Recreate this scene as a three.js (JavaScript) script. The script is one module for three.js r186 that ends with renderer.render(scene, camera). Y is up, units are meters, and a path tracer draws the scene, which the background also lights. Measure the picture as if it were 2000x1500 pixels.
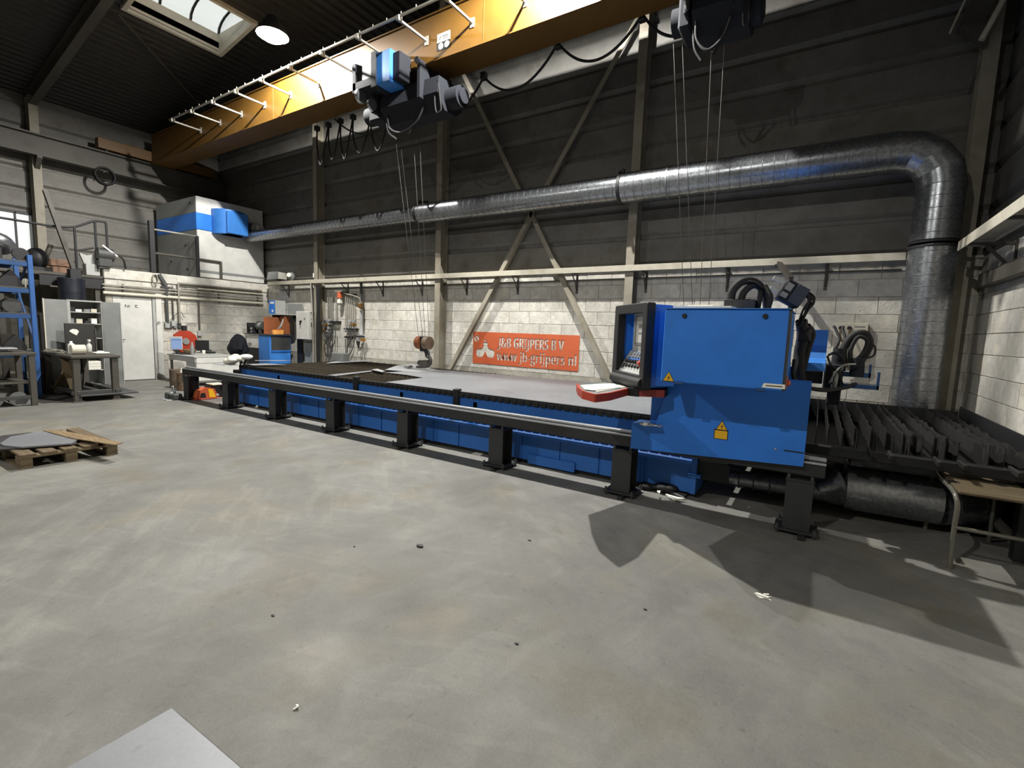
import * as THREE from 'three';
import { mergeGeometries } from 'three/addons/utils/BufferGeometryUtils.js';
import { FontLoader } from 'three/addons/loaders/FontLoader.js';

// ---------------------------------------------------------------- camera, sky, exposure, lamp positions
const scene = new THREE.Scene();
const F = 931.85, EYE = 1.55;
const camera = new THREE.PerspectiveCamera(2 * Math.atan(750 / F) * 180 / Math.PI, 4 / 3, 0.05, 80);
camera.rotation.order = 'YXZ';
camera.position.set(0, EYE, 0);
camera.rotation.set(-6.304 * Math.PI / 180, 32.488 * Math.PI / 180, 2.003 * Math.PI / 180);
camera.updateMatrixWorld(true);
scene.background = new THREE.Color(1.15, 1.18, 1.2);          // overcast daylight, seen through skylight and window only
const renderer = new THREE.WebGLRenderer({ antialias: true });
renderer.toneMapping = THREE.LinearToneMapping;
renderer.toneMappingExposure = 1.0;
renderer.shadowMap.enabled = true;
const LAMP_COLOR = new THREE.Color(1.0, 0.98, 0.93);
// four high-bay lamps of the hall: x, y, z, candela
const LAMPS = [[-9.1, 6.93, -5.54, 185], [-3.55, 6.93, -5.54, 185], [-9.2, 7.0, 4.6, 70], [-3.0, 7.0, 4.6, 82]];

// ---------------------------------------------------------------- helpers
let seed = 20240611;
const rnd = () => { seed = (seed * 1664525 + 1013904223) >>> 0; return seed / 4294967296; };
const rr = (a, b) => a + (b - a) * rnd();
const V = (x, y, z) => new THREE.Vector3(x, y, z);
const ray = (u, v) => V((u - 1000) / F, -(v - 750) / F, -1).applyQuaternion(camera.quaternion);
const PX = (x, u, v) => { const d = ray(u, v); return d.multiplyScalar(x / d.x).add(camera.position); };
const PY = (y, u, v) => { const d = ray(u, v); return d.multiplyScalar((y - EYE) / d.y).add(camera.position); };
const PZ = (z, u, v) => { const d = ray(u, v); return d.multiplyScalar(z / d.z).add(camera.position); };

const used = {};
const numbered = (n) => { const k = used[n] = (used[n] ?? -1) + 1; return k ? n + '_' + String(k).padStart(3, '0') : n; };
const offset = new WeakMap();
function thing(name, label, category, pos = [0, 0, 0], turn = 0, group) {       // parts in the thing's own axes
  const o = new THREE.Group(); o.name = numbered(name); o.position.set(...pos); o.rotation.y = turn;
  o.userData = { label, category }; if (group) o.userData.group = group;
  scene.add(o); offset.set(o, null); return o;
}
function thingW(name, label, category, pos, group) {                            // parts given in room coordinates
  const o = thing(name, label, category, pos, 0, group); offset.set(o, pos); return o;
}
function struct(name, label, pos = [0, 0, 0]) { const o = new THREE.Group(); o.name = name; o.position.set(...pos); o.userData = { label, category: name.split('_')[0], kind: 'structure' }; scene.add(o); offset.set(o, pos); return o; }
function copy(o, pos, turn, label) { const c = o.clone(); c.name = numbered(o.name.replace(/_\d\d\d$/, '')); c.userData = { ...o.userData }; if (label) c.userData.label = label; c.position.set(...pos); if (turn !== undefined) c.rotation.y = turn; scene.add(c); return c; }

function prep(g) {
  if (g.index) g = g.toNonIndexed();
  for (const k of Object.keys(g.attributes)) if (!['position', 'normal', 'color'].includes(k)) g.deleteAttribute(k);
  return g;
}
function wuv(g) {                                                               // texture coordinates in metres
  const p = g.attributes.position, n = p.count, uv = new Float32Array(n * 2), a = V(), b = V(), c = V(), e = V(), f = V();
  for (let i = 0; i < n; i += 3) {
    a.fromBufferAttribute(p, i); b.fromBufferAttribute(p, i + 1); c.fromBufferAttribute(p, i + 2);
    e.subVectors(b, a); f.subVectors(c, a); e.cross(f);
    const x = Math.abs(e.x), y = Math.abs(e.y), z = Math.abs(e.z), k = x > y && x > z ? 0 : y > z ? 1 : 2;
    [a, b, c].forEach((q, j) => { uv[(i + j) * 2] = k === 0 ? q.z : q.x; uv[(i + j) * 2 + 1] = k === 1 ? q.z : q.y; });
  }
  g.setAttribute('uv', new THREE.BufferAttribute(uv, 2)); return g;
}
function geo(list) { list = (Array.isArray(list) ? list.flat(3) : [list]).map(prep); return wuv(list.length > 1 ? mergeGeometries(list) : list[0]); }
function part(parent, name, list, material, label) {
  const g = geo(list);
  let root = parent; while (root.parent && root.parent !== scene) root = root.parent;
  const o = offset.get(root); if (o) g.translate(-o[0], -o[1], -o[2]);
  const m = new THREE.Mesh(g, material); m.name = name; if (label) m.userData.label = label; parent.add(m); return m;
}
function solo(name, label, category, list, material, pos, group) {               // a thing that is one mesh, room coordinates
  const g = geo(list); g.computeBoundingBox(); const b = g.boundingBox;
  pos ??= [(b.min.x + b.max.x) / 2, b.min.y, (b.min.z + b.max.z) / 2]; g.translate(-pos[0], -pos[1], -pos[2]);
  const m = new THREE.Mesh(g, material); m.name = numbered(name); m.position.set(...pos); m.userData = { label, category }; if (group) m.userData.group = group;
  scene.add(m); return m;
}
// geometry: all return BufferGeometry
const bx = (x0, x1, y0, y1, z0, z1) => { const g = new THREE.BoxGeometry(Math.abs(x1 - x0), Math.abs(y1 - y0), Math.abs(z1 - z0)); g.translate((x0 + x1) / 2, (y0 + y1) / 2, (z0 + z1) / 2); return g; };
function cb(x0, x1, y0, y1, z0, z1, c = 0.006) {                                // chamfered box
  const X = [Math.min(x0, x1), Math.max(x0, x1)], Y = [Math.min(y0, y1), Math.max(y0, y1)], Z = [Math.min(z0, z1), Math.max(z0, z1)];
  c = Math.min(c, 0.45 * Math.min(X[1] - X[0], Y[1] - Y[0], Z[1] - Z[0]));
  const v = [], at = (sx, sy, sz, k) => { const q = [X[sx] + (k === 0 ? 0 : c * (1 - 2 * sx)), Y[sy] + (k === 1 ? 0 : c * (1 - 2 * sy)), Z[sz] + (k === 2 ? 0 : c * (1 - 2 * sz))]; return q; };
  const ctr = [(X[0] + X[1]) / 2, (Y[0] + Y[1]) / 2, (Z[0] + Z[1]) / 2];
  const tri = (a, b, d) => {
    const n = [(b[1] - a[1]) * (d[2] - a[2]) - (b[2] - a[2]) * (d[1] - a[1]), (b[2] - a[2]) * (d[0] - a[0]) - (b[0] - a[0]) * (d[2] - a[2]), (b[0] - a[0]) * (d[1] - a[1]) - (b[1] - a[1]) * (d[0] - a[0])];
    const o = n[0] * (a[0] - ctr[0]) + n[1] * (a[1] - ctr[1]) + n[2] * (a[2] - ctr[2]);
    o >= 0 ? v.push(...a, ...b, ...d) : v.push(...a, ...d, ...b);
  };
  const quad = (a, b, d, e) => { tri(a, b, d); tri(a, d, e); };
  for (const s of [0, 1]) {
    quad(at(s, 0, 0, 0), at(s, 1, 0, 0), at(s, 1, 1, 0), at(s, 0, 1, 0));
    quad(at(0, s, 0, 1), at(1, s, 0, 1), at(1, s, 1, 1), at(0, s, 1, 1));
    quad(at(0, 0, s, 2), at(1, 0, s, 2), at(1, 1, s, 2), at(0, 1, s, 2));
  }
  for (const s of [0, 1]) for (const t of [0, 1]) {
    quad(at(s, t, 0, 0), at(s, t, 1, 0), at(s, t, 1, 1), at(s, t, 0, 1));
    quad(at(s, 0, t, 0), at(s, 1, t, 0), at(s, 1, t, 2), at(s, 0, t, 2));
    quad(at(0, s, t, 1), at(1, s, t, 1), at(1, s, t, 2), at(0, s, t, 2));
    for (const w of [0, 1]) tri(at(s, t, w, 0), at(s, t, w, 1), at(s, t, w, 2));
  }
  const g = new THREE.BufferGeometry(); g.setAttribute('position', new THREE.Float32BufferAttribute(v, 3)); g.computeVertexNormals(); return g;
}
const A3 = (p) => p.isVector3 ? p.clone() : V(...p);
function cyl(p0, p1, r, r2 = r, seg = 12, open = false) {
  const a = A3(p0), b = A3(p1), d = V().subVectors(b, a), g = new THREE.CylinderGeometry(r2, r, d.length(), seg, 1, open);
  g.applyQuaternion(new THREE.Quaternion().setFromUnitVectors(V(0, 1, 0), d.clone().normalize())); g.translate((a.x + b.x) / 2, (a.y + b.y) / 2, (a.z + b.z) / 2); return g;
}
const tube = (pts, r, seg = 6, n = 0, closed = false) => new THREE.TubeGeometry(new THREE.CatmullRomCurve3(pts.map(A3), closed, 'centripetal'), n || pts.length * 6, r, seg, closed);
function bent(pts, r, seg = 8) { const out = []; for (let i = 0; i + 1 < pts.length; i++) { out.push(cyl(pts[i], pts[i + 1], r, r, seg)); if (i) { const s = new THREE.SphereGeometry(r * 1.02, seg, 5); s.translate(...A3(pts[i]).toArray()); out.push(s); } } return out; }
const ball = (p, r, sx = 1, sy = 1, sz = 1, a = 12, b = 8) => { const g = new THREE.SphereGeometry(r, a, b); g.scale(sx, sy, sz); g.translate(...A3(p).toArray()); return g; };
const lathe = (pts, p = [0, 0, 0], seg = 24) => { const g = new THREE.LatheGeometry(pts.map((q) => new THREE.Vector2(q[0], q[1])), seg); g.translate(...A3(p).toArray()); return g; };
const shp = (pts) => new THREE.Shape(pts.map((p) => new THREE.Vector2(p[0], p[1])));
const polyZ = (pts, z0, z1) => { const g = new THREE.ExtrudeGeometry(shp(pts), { depth: Math.abs(z1 - z0), bevelEnabled: false }); g.translate(0, 0, Math.min(z0, z1)); return g; };            // pts [x,y]
const polyY = (pts, y0, y1) => { const g = new THREE.ExtrudeGeometry(shp(pts.map((p) => [p[0], -p[1]])), { depth: Math.abs(y1 - y0), bevelEnabled: false }); g.rotateX(-Math.PI / 2); g.translate(0, Math.min(y0, y1), 0); return g; };   // pts [x,z]
const polyX = (pts, x0, x1) => { const g = new THREE.ExtrudeGeometry(shp(pts.map((p) => [-p[0], p[1]])), { depth: Math.abs(x1 - x0), bevelEnabled: false }); g.rotateY(Math.PI / 2); g.translate(Math.min(x0, x1), 0, 0); return g; };   // pts [z,y]
function along(g, p0, p1, up = [0, 1, 0]) {                                     // g runs along +z from 0 to length; its y axis towards up
  const a = A3(p0), z = A3(p1).sub(a).normalize(), x = V().crossVectors(A3(up), z).normalize(), y = V().crossVectors(z, x);
  g.applyMatrix4(new THREE.Matrix4().makeBasis(x, y, z).setPosition(a)); return g;
}
function iBeam(p0, p1, h, b, tf = 0.012, tw = 0.008, up = [0, 1, 0]) {
  const L = A3(p0).distanceTo(A3(p1)), H = h / 2, W = b / 2, t = tw / 2;
  const s = [[-W, -H], [W, -H], [W, -H + tf], [t, -H + tf], [t, H - tf], [W, H - tf], [W, H], [-W, H], [-W, H - tf], [-t, H - tf], [-t, -H + tf], [-W, -H + tf]];
  return along(new THREE.ExtrudeGeometry(shp(s), { depth: L, bevelEnabled: false }), p0, p1, up);
}
const bar = (p0, p1, w, h, up = [0, 1, 0]) => along(new THREE.ExtrudeGeometry(shp([[-w / 2, -h / 2], [w / 2, -h / 2], [w / 2, h / 2], [-w / 2, h / 2]]), { depth: A3(p0).distanceTo(A3(p1)), bevelEnabled: false }), p0, p1, up);
const rotY = (g, a, c) => { for (const q of [g].flat(3)) { q.translate(-c[0], 0, -c[1]); q.rotateY(a); q.translate(c[0], 0, c[1]); } return g; };
const sag = (a, b, d, n = 8) => { a = A3(a); b = A3(b); const o = []; for (let i = 0; i <= n; i++) { const t = i / n, p = a.clone().lerp(b, t); p.y -= d * 4 * t * (1 - t); o.push(p); } return o; };

// ---------------------------------------------------------------- textures: tiling noise
const lattice = (n) => { const a = new Float32Array(n * n); for (let i = 0; i < a.length; i++) a[i] = rnd(); return a; };
const LN = 64, LAT = [lattice(LN), lattice(LN), lattice(LN), lattice(LN)];
function vn(k, x, y, per) {                                                     // value noise; per is a power of two, so the pattern tiles
  const xi = Math.floor(x), yi = Math.floor(y), q = Math.min(per, LN) - 1; let fx = x - xi, fy = y - yi; fx = fx * fx * (3 - 2 * fx); fy = fy * fy * (3 - 2 * fy);
  const L = LAT[k & 3], x0 = xi & q, x1 = (xi + 1) & q, y0 = (yi & q) * LN, y1 = ((yi + 1) & q) * LN, a = L[y0 + x0], c = L[y1 + x0], t = a + (L[y0 + x1] - a) * fx;
  return t + (c + (L[y1 + x1] - c) * fx - t) * fy;
}
const fbm = (u, v, base, oct, k = 0) => { let s = 0, a = 0.5, w = 0, p = base; for (let o = 0; o < oct; o++) { s += a * vn(k + o, u * p, v * p, p); w += a; a *= 0.55; p *= 2; } return s / w; };
function tex(size, metres, f, color = true) {
  const d = new Uint8Array(size * size * 4);
  for (let j = 0; j < size; j++) for (let i = 0; i < size; i++) {
    let c = f(i / size, j / size); if (typeof c === 'number') c = [c, c, c];
    const o = (j * size + i) * 4; for (let q = 0; q < 3; q++) d[o + q] = Math.max(0, Math.min(255, c[q] * 255)); d[o + 3] = 255;
  }
  const t = new THREE.DataTexture(d, size, size); t.wrapS = t.wrapT = THREE.RepeatWrapping; t.magFilter = THREE.LinearFilter; t.minFilter = THREE.LinearMipmapLinearFilter; t.generateMipmaps = true;
  t.repeat.set(1 / metres, 1 / metres); if (color) t.colorSpace = THREE.SRGBColorSpace; t.needsUpdate = true; return t;
}
const sm = (a, b, x) => { x = Math.max(0, Math.min(1, (x - a) / (b - a))); return x * x * (3 - 2 * x); };
// concrete floor: mottled screed with trowel strokes, specks and brown patches
const floorMap = tex(1536, 5, (u, v) => {
  const big = fbm(u, v, 4, 3, 0), mid = fbm(u, v, 16, 5, 1), fine = vn(2, u * 1024, v * 1024, 1024), wob = fbm(u, v, 8, 3, 3) * 0.12;
  const s1 = fbm(u + v + wob, v * 6 - u * 5, 8, 4, 2), s2 = fbm(u * 7 + v * 2, v * 2 - u + wob, 4, 4, 1), s3 = fbm(u - v * 2, v * 9 + u * 4 + wob, 8, 3, 0), where = fbm(u, v, 4, 3, 3);
  const stroke = sm(0.52, 0.66, s1) * sm(0.42, 0.55, where) + sm(0.54, 0.68, s2) * sm(0.58, 0.46, where) + 0.8 * sm(0.56, 0.7, s3) * sm(0.5, 0.62, big), dark = sm(0.53, 0.66, fbm(u * 3 + v, v * 4 - u * 2, 4, 4, 0)) * sm(0.48, 0.6, mid);
  const brown = sm(0.50, 0.66, fbm(u, v, 8, 5, 2)) * sm(0.35, 0.6, mid), pit = sm(0.80, 0.95, fbm(u, v, 128, 2, 3));
  const g = 0.80 + 0.16 * (big - 0.5) + 0.24 * (mid - 0.5) + 0.07 * (fine - 0.5) + 0.036 * stroke - 0.042 * dark - 0.07 * pit;
  return [g - 0.012 * brown, g - 0.026 * brown, g - 0.062 * brown];
});
const floorBump = tex(1024, 2.5, (u, v) => 0.5 + 0.5 * (fbm(u, v, 32, 4, 1) - 0.5) + 0.35 * (fbm(u + v, v * 4 - u * 2, 8, 2, 2) - 0.5), false);
const floorRough = tex(512, 5, (u, v) => 0.50 + 0.42 * fbm(u, v, 8, 5, 3), false);
const concreteMap = tex(1024, 3, (u, v) => { const g = 0.86 + 0.16 * (fbm(u, v, 8, 4, 0) - 0.5) + 0.20 * (fbm(u, v, 32, 4, 1) - 0.5), p = sm(0.74, 0.82, fbm(u, v, 64, 3, 2)), b = sm(0.5, 0.8, fbm(u, v, 4, 4, 3)); return [g - 0.16 * p, g - 0.16 * p - 0.012 * b, g - 0.18 * p - 0.04 * b]; });
const concreteBump = tex(512, 0.8, (u, v) => fbm(u, v, 32, 4, 1), false);
const dirtMap = tex(1024, 2.5, (u, v) => { const g = 0.82 + 0.26 * (fbm(u, v, 4, 5, 0) - 0.5) + 0.05 * (vn(1, u * 64, v * 64, 64) - 0.5), s = sm(0.55, 0.8, fbm(u * 1.0, v, 8, 4, 2)); return [g - 0.08 * s, g - 0.1 * s, g - 0.13 * s]; });
const paintMap = tex(512, 1.2, (u, v) => { const g = 0.93 + 0.10 * (fbm(u, v, 8, 5, 1) - 0.5), s = sm(0.80, 0.92, fbm(u, v, 32, 3, 3)); return [g - 0.12 * s, g - 0.11 * s, g - 0.1 * s]; });
const steelMap = tex(1024, 2.2, (u, v) => { const g = 0.88 + 0.16 * (fbm(u, v, 4, 5, 2) - 0.5) + 0.03 * (vn(3, u * 256, v * 256, 256) - 0.5), s = sm(0.68, 0.85, fbm(u, v, 16, 4, 0)); return [g - 0.13 * s, g - 0.13 * s, g - 0.12 * s]; });
const slagMap = tex(512, 0.6, (u, v) => { const g = 0.55 + 0.6 * (fbm(u, v, 8, 5, 1) - 0.5), r = sm(0.5, 0.75, fbm(u, v, 16, 4, 2)); return [g + 0.12 * r, g + 0.03 * r, g - 0.05 * r]; });
const galvRough = tex(512, 0.5, (u, v) => 0.23 + 0.10 * fbm(u, v, 16, 3, 2), false);
const galvMap = tex(512, 0.5, (u, v) => 0.86 + 0.16 * (vn(1, u * 32, v * 32, 32) - 0.5) + 0.1 * (fbm(u, v, 8, 3, 0) - 0.5));
const woodMap = tex(512, 0.7, (u, v) => { const r = 0.5 + 0.5 * Math.sin(2 * Math.PI * (v * 14 + 1.6 * fbm(u, v, 4, 3, 0))), g = 0.8 + 0.13 * (r - 0.5) + 0.14 * (fbm(u, v, 8, 4, 1) - 0.5); return [g, g * 0.92, g * 0.8]; });
const M = (color, rough, o = {}) => new THREE.MeshStandardMaterial({ color, roughness: rough, side: THREE.DoubleSide, ...o });
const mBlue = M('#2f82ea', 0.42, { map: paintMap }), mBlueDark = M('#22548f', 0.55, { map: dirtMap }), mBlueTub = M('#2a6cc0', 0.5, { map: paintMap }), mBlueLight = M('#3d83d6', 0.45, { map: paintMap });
const mBlack = M('#17181a', 0.55, { map: paintMap }), mRubber = M('#141416', 0.75), mDark = M('#26272a', 0.55, { map: dirtMap }), mPost = M('#3a3b3d', 0.55, { map: dirtMap }), mRail = M('#3f4042', 0.42, { map: dirtMap, metalness: 0.25 });
const mRailTop = M('#d8dadd', 0.32, { map: steelMap, metalness: 0.55 });
const mSheet = M('#96989c', 0.5, { map: steelMap, metalness: 0.35 }), mSheetEdge = M('#4a4848', 0.6, { map: dirtMap }), mScrap = M('#b9bbbf', 0.45, { map: steelMap, metalness: 0.35 });
const mSlag = M('#7a725f', 0.85, { map: slagMap }), mSlagDark = M('#2b2927', 0.75, { map: slagMap });
const mGalv = M('#a9acb0', 1, { map: galvMap, roughnessMap: galvRough, metalness: 0.85 }), mSeam = M('#7d8186', 0.45, { metalness: 0.8 });
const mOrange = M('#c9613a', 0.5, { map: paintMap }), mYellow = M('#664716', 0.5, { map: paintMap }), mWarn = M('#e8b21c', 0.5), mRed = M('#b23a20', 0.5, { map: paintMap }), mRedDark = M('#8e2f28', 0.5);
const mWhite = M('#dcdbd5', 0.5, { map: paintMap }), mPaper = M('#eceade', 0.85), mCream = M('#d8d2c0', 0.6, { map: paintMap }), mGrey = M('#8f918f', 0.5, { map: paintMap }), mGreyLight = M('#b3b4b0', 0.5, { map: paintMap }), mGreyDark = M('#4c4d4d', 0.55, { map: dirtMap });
const mSteelBeam = M('#57534b', 0.6, { map: dirtMap }), mColumn = M('#a8a190', 0.6, { map: dirtMap }), mTray = M('#d3cdba', 0.55, { map: dirtMap }), mPipe = M('#b9b5a8', 0.45, { map: dirtMap, metalness: 0.2 }), mPipeDark = M('#5a564e', 0.55, { map: dirtMap });
const mWood = M('#9c9079', 0.75, { map: woodMap }), mWoodDark = M('#7a7262', 0.8, { map: woodMap }), mBrass = M('#b98a4a', 0.35, { metalness: 0.8 }), mChrome = M('#cfd2d6', 0.25, { metalness: 0.9 }), mNavy = M('#12151e', 0.85), mRope = M('#4a4843', 0.6);
const mClad = [M('#7f7d78', 0.6, { map: dirtMap, metalness: 0.1 }), M('#797772', 0.6, { map: dirtMap, metalness: 0.1 }), M('#85827b', 0.6, { map: dirtMap, metalness: 0.1 })];
const mBlock = ['#e0dcd1', '#dcd8cd', '#e3dfd5', '#d9d5ca'].map((c) => M(c, 0.92, { map: concreteMap, bumpMap: concreteBump, bumpScale: 0.004 }));
const mMortar = M('#d5d0c4', 0.95, { map: concreteMap }), mConc = M('#b9b4a6', 0.92, { map: concreteMap, bumpMap: concreteBump, bumpScale: 0.003 }), mConcDark = M('#8d877a', 0.92, { map: concreteMap });
const mRoof = M('#34332f', 0.5, { map: dirtMap, metalness: 0.2 }), mPlain = M('#33322f', 0.8, { map: dirtMap });
const mGlass = new THREE.MeshPhysicalMaterial({ color: '#f2f3f0', transmission: 1, roughness: 0.35, thickness: 0, side: THREE.DoubleSide });

// ---------------------------------------------------------------- lamps of the hall
LAMPS.forEach(([x, y, z, cd], i) => {
  const t = thingW('high_bay_lamp', ['glowing high bay lamp hung beside the yellow girder near the skylight', 'glowing high bay lamp above the cutting table facing the yellow girder', 'glowing high bay lamp over the open floor near the storage rack side', 'glowing high bay lamp over the open floor facing the cutting table'][i], 'lamp', [x, y - 0.12, z]);
  part(t, 'reflector', lathe([[0.0, 0.30], [0.10, 0.27], [0.14, 0.19], [0.26, 0.02], [0.285, i < 2 ? -0.04 : -0.062], [0.278, i < 2 ? -0.045 : -0.067], [0.25, 0.02], [0.13, 0.18], [0.0, 0.20]], [x, y, z]), mGreyDark);
  part(t, 'hanger', cyl([x, y + 0.29, z], [x, 8.5 - 0.17 * Math.abs(x + 7.7) + 0.02, z], 0.008, 0.008, 6), mPipeDark);
  const bulb = part(t, 'bulb', ball([x, y - 0.02, z], 0.24, 1, 0.55, 1, 20, 12), new THREE.MeshStandardMaterial({ color: '#ffffff', emissive: LAMP_COLOR, emissiveIntensity: 4 }));
  const L = new THREE.PointLight(LAMP_COLOR, cd, 0, 2); L.position.set(0, 0.12, 0); L.castShadow = true; L.shadow.radius = 2.5; L.shadow.mapSize.set(2048, 2048); t.add(L);
});

// ---------------------------------------------------------------- the hall: floor, walls, roof
const XL = -17, XR = 1.65, ZB = -8.4, ZF = 9.6, RIDGE = 8.5, RX = -7.7, PITCH = 0.17;
const roofY = (x) => RIDGE - PITCH * Math.abs(x - RX);
{
  const fl = struct('floor', 'worn grey concrete screed floor of the hall');
  const top = new THREE.PlaneGeometry(XR - XL + 0.6, ZF - ZB + 0.6, 1, 1); top.rotateX(-Math.PI / 2); top.translate((XL + XR) / 2, 0, (ZB + ZF) / 2);
  part(fl, 'screed', top, M('#8d8c86', 1, { map: floorMap, roughnessMap: floorRough, bumpMap: floorBump, bumpScale: 0.006 }));
  part(fl, 'slab', bx(XL - 0.3, XR + 0.3, -0.3, -0.004, ZB - 0.3, ZF + 0.3), mConcDark);
}
// concrete blocks in running bond; blocks face +z in local axes and are turned with their wall
const blockGeo = {};
const shiftUV = (g, a, b) => { const u = g.attributes.uv; for (let i = 0; i < u.count; i++) u.setXY(i, u.getX(i) + a, u.getY(i) + b); return g; };
function blockMesh(w, h) { const v = Math.floor(rnd() * 9), k = w.toFixed(3) + h.toFixed(3) + v; return blockGeo[k] ??= shiftUV(geo(cb(-w / 2, w / 2, -h / 2, h / 2, -0.07, 0, 0.004)), v * 0.517, v * 0.773); }
function blocks(parent, n0, len, y0, y1, place, skip = () => false) {            // place(s, y) -> [x, y, z, turn]
  const H = 0.245, L = 0.49; let n = 0;
  for (let row = 0, y = y0; y + 0.1 < y1; y += H, row++) {
    const h = Math.min(H, y1 - y) - 0.007;
    for (let s = row % 2 ? -L / 2 : 0; s < len - 0.02; s += L) {
      const a = Math.max(0, s), b = Math.min(len, s + L), w = b - a - 0.007; if (w < 0.06) continue;
      const c = (a + b) / 2, yc = y + h / 2; if (skip(c, yc, w)) continue;
      const m = new THREE.Mesh(blockMesh(+w.toFixed(3), +h.toFixed(3)), mBlock[Math.floor(rnd() * 4)]), [x, , z, t] = place(c, yc);
      m.name = 'block'; m.position.set(x, yc, z); m.rotation.y = t; const d = rr(-0.003, 0.002); m.position.x += Math.sin(t) * d; m.position.z += Math.cos(t) * d;
      parent.add(m); n++;
    }
  }
  return n;
}
// horizontal cladding cassettes: flat face and a recessed joint, profile [depth, height]
function panelGeo(len, h) { return geo(along(new THREE.ExtrudeGeometry(shp([[0.06, 0], [0.012, 0], [0.05, 0.012], [0.05, 0.07], [0, 0.13], [0.004, h * 0.55], [0, h - 0.003], [0.06, h - 0.003]]), { depth: len, bevelEnabled: false }), [0, 0, 0], [1, 0, 0])); }
const pgc = {};
function cladding(parent, bays, y0, rows, place, h = 0.5) {
  for (const [a, b] of bays) for (let r = 0; r < rows; r++) {
    const vr = Math.floor(rnd() * 4), g = pgc[(b - a).toFixed(3) + vr] ??= shiftUV(panelGeo(b - a, h), vr * 0.63, vr * 0.41), m = new THREE.Mesh(g, mClad[Math.floor(rnd() * 3)]), [x, z, t] = place(a, b);
    m.name = 'cladding_panel'; m.position.set(x, y0 + r * h, z); m.rotation.y = t; parent.add(m);
  }
}
const WT = 2.70;                                                                // top of the masonry
{
  const wb = struct('wall_back', 'back wall of pale concrete blocks below dark horizontal cladding panels');
  part(wb, 'mortar_bed', bx(XL - 0.3, XR + 0.3, 0, WT, ZB - 0.3, ZB - 0.012), mMortar);
  part(wb, 'outer_skin', bx(XL - 0.3, XR + 0.3, WT, RIDGE + 0.2, ZB - 0.3, ZB - 0.08), mPlain);
  blocks(wb, 0, XR + 14.3, 0.735, WT, (s) => [-14.3 + s, 0, ZB, 0]);
  part(wb, 'footing', bx(-14.3, XR, 0, 0.735, ZB - 0.012, ZB - 0.004), mConc);
  cladding(wb, [[-17, -11.6], [-11.6, -7.25], [-7.25, -2.87], [-2.87, 1.65]], WT + 0.01, 11, (a) => [a, ZB, 0]);
  part(wb, 'ledge', bx(-14.3, XR, WT - 0.02, WT + 0.012, ZB - 0.012, ZB + 0.03), mTray);

  const wr = struct('wall_right', 'right wall of pale concrete blocks below dark cladding');
  part(wr, 'mortar_bed', bx(XR + 0.012, XR + 0.3, 0, WT, ZB - 0.3, ZF + 0.3), mMortar);
  blocks(wr, 0, 5.4, 0, WT, (s) => [XR, 0, ZB + s, -Math.PI / 2]);
  part(wr, 'plain_masonry', bx(XR, XR + 0.012, 0, WT, ZB + 5.4, ZF), mConc);
  cladding(wr, [[0, 4.5], [4.5, 8.8]], WT + 0.01, 9, (a) => [XR, ZB + a, -Math.PI / 2]);
  part(wr, 'outer_skin', [bx(XR + 0.08, XR + 0.3, WT, RIDGE + 0.2, ZB - 0.3, ZF + 0.3), bx(XR, XR + 0.08, WT, RIDGE, ZB + 8.8, ZF + 0.3)], mPlain);

  const wl = struct('wall_left', 'left wall of concrete below grey horizontal cladding with a bright window');
  part(wl, 'masonry', bx(XL - 0.3, XL, 0, WT, ZB - 0.3, ZF + 0.3), mConc);
  const W0 = 3.07, W1 = 4.06, WZ0 = -3.87, WZ1 = -2.2;                           // window opening
  part(wl, 'outer_skin', [bx(XL - 0.3, XL - 0.08, WT, W0, ZB - 0.3, ZF + 0.3), bx(XL - 0.3, XL - 0.08, W1, RIDGE, ZB - 0.3, ZF + 0.3), bx(XL - 0.3, XL - 0.08, W0, W1, ZB - 0.3, WZ0), bx(XL - 0.3, XL - 0.08, W0, W1, WZ1, ZF + 0.3)], mPlain);
  cladding(wl, [[-8.4, -3.9]], WT + 0.01, 9, (a, b) => [XL, b, Math.PI / 2]);
  cladding(wl, [[-3.87, 0.4]], W1 + 0.03, 6, (a, b) => [XL, b, Math.PI / 2]);
  part(wl, 'plain_cladding', [bx(XL - 0.08, XL, WT, W0, -3.87, 0.4), bx(XL - 0.08, XL, W0, W1, WZ1, 0.4), bx(XL - 0.08, XL, WT, RIDGE, 0.4, ZF)], mClad[0]);
  const win = struct('window_1', 'bright white daylight window with slim dark mullions in the left wall', [XL, W0, -3]);
  part(win, 'pane', bx(XL - 0.05, XL - 0.045, W0, W1, WZ0, -3.58), mGlass); part(win, 'pane', bx(XL - 0.05, XL - 0.045, W0, W1, -3.55, -2.9), mGlass); part(win, 'pane', bx(XL - 0.05, XL - 0.045, W0, W1, -2.87, WZ1), mGlass);
  part(win, 'window_frame', [bx(XL - 0.08, XL + 0.01, W1 - 0.03, W1 + 0.03, WZ0, WZ1), bx(XL - 0.08, XL + 0.02, W0 - 0.03, W0 + 0.02, WZ0, WZ1), bx(XL - 0.08, XL + 0.01, W0, W1, -3.58, -3.55), bx(XL - 0.08, XL + 0.01, W0, W1, -2.9, -2.87), bx(XL - 0.08, XL + 0.01, W0, W1, WZ1 - 0.03, WZ1 + 0.03)], mDark);

  const wf = struct('wall_front', 'plain grey end wall behind the viewer');
  part(wf, 'skin', bx(XL - 0.3, XR + 0.3, 0, RIDGE + 0.2, ZF, ZF + 0.3), mPlain);

  // roof: sloping trapezoidal sheets, ribs along z, one opening for the skylight
  const ce = struct('ceiling', 'dark ribbed steel roof deck on rafters');
  const SX0 = -12.25, SX1 = -10.85, SZ0 = -6.15, SZ1 = -4.4;
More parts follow.
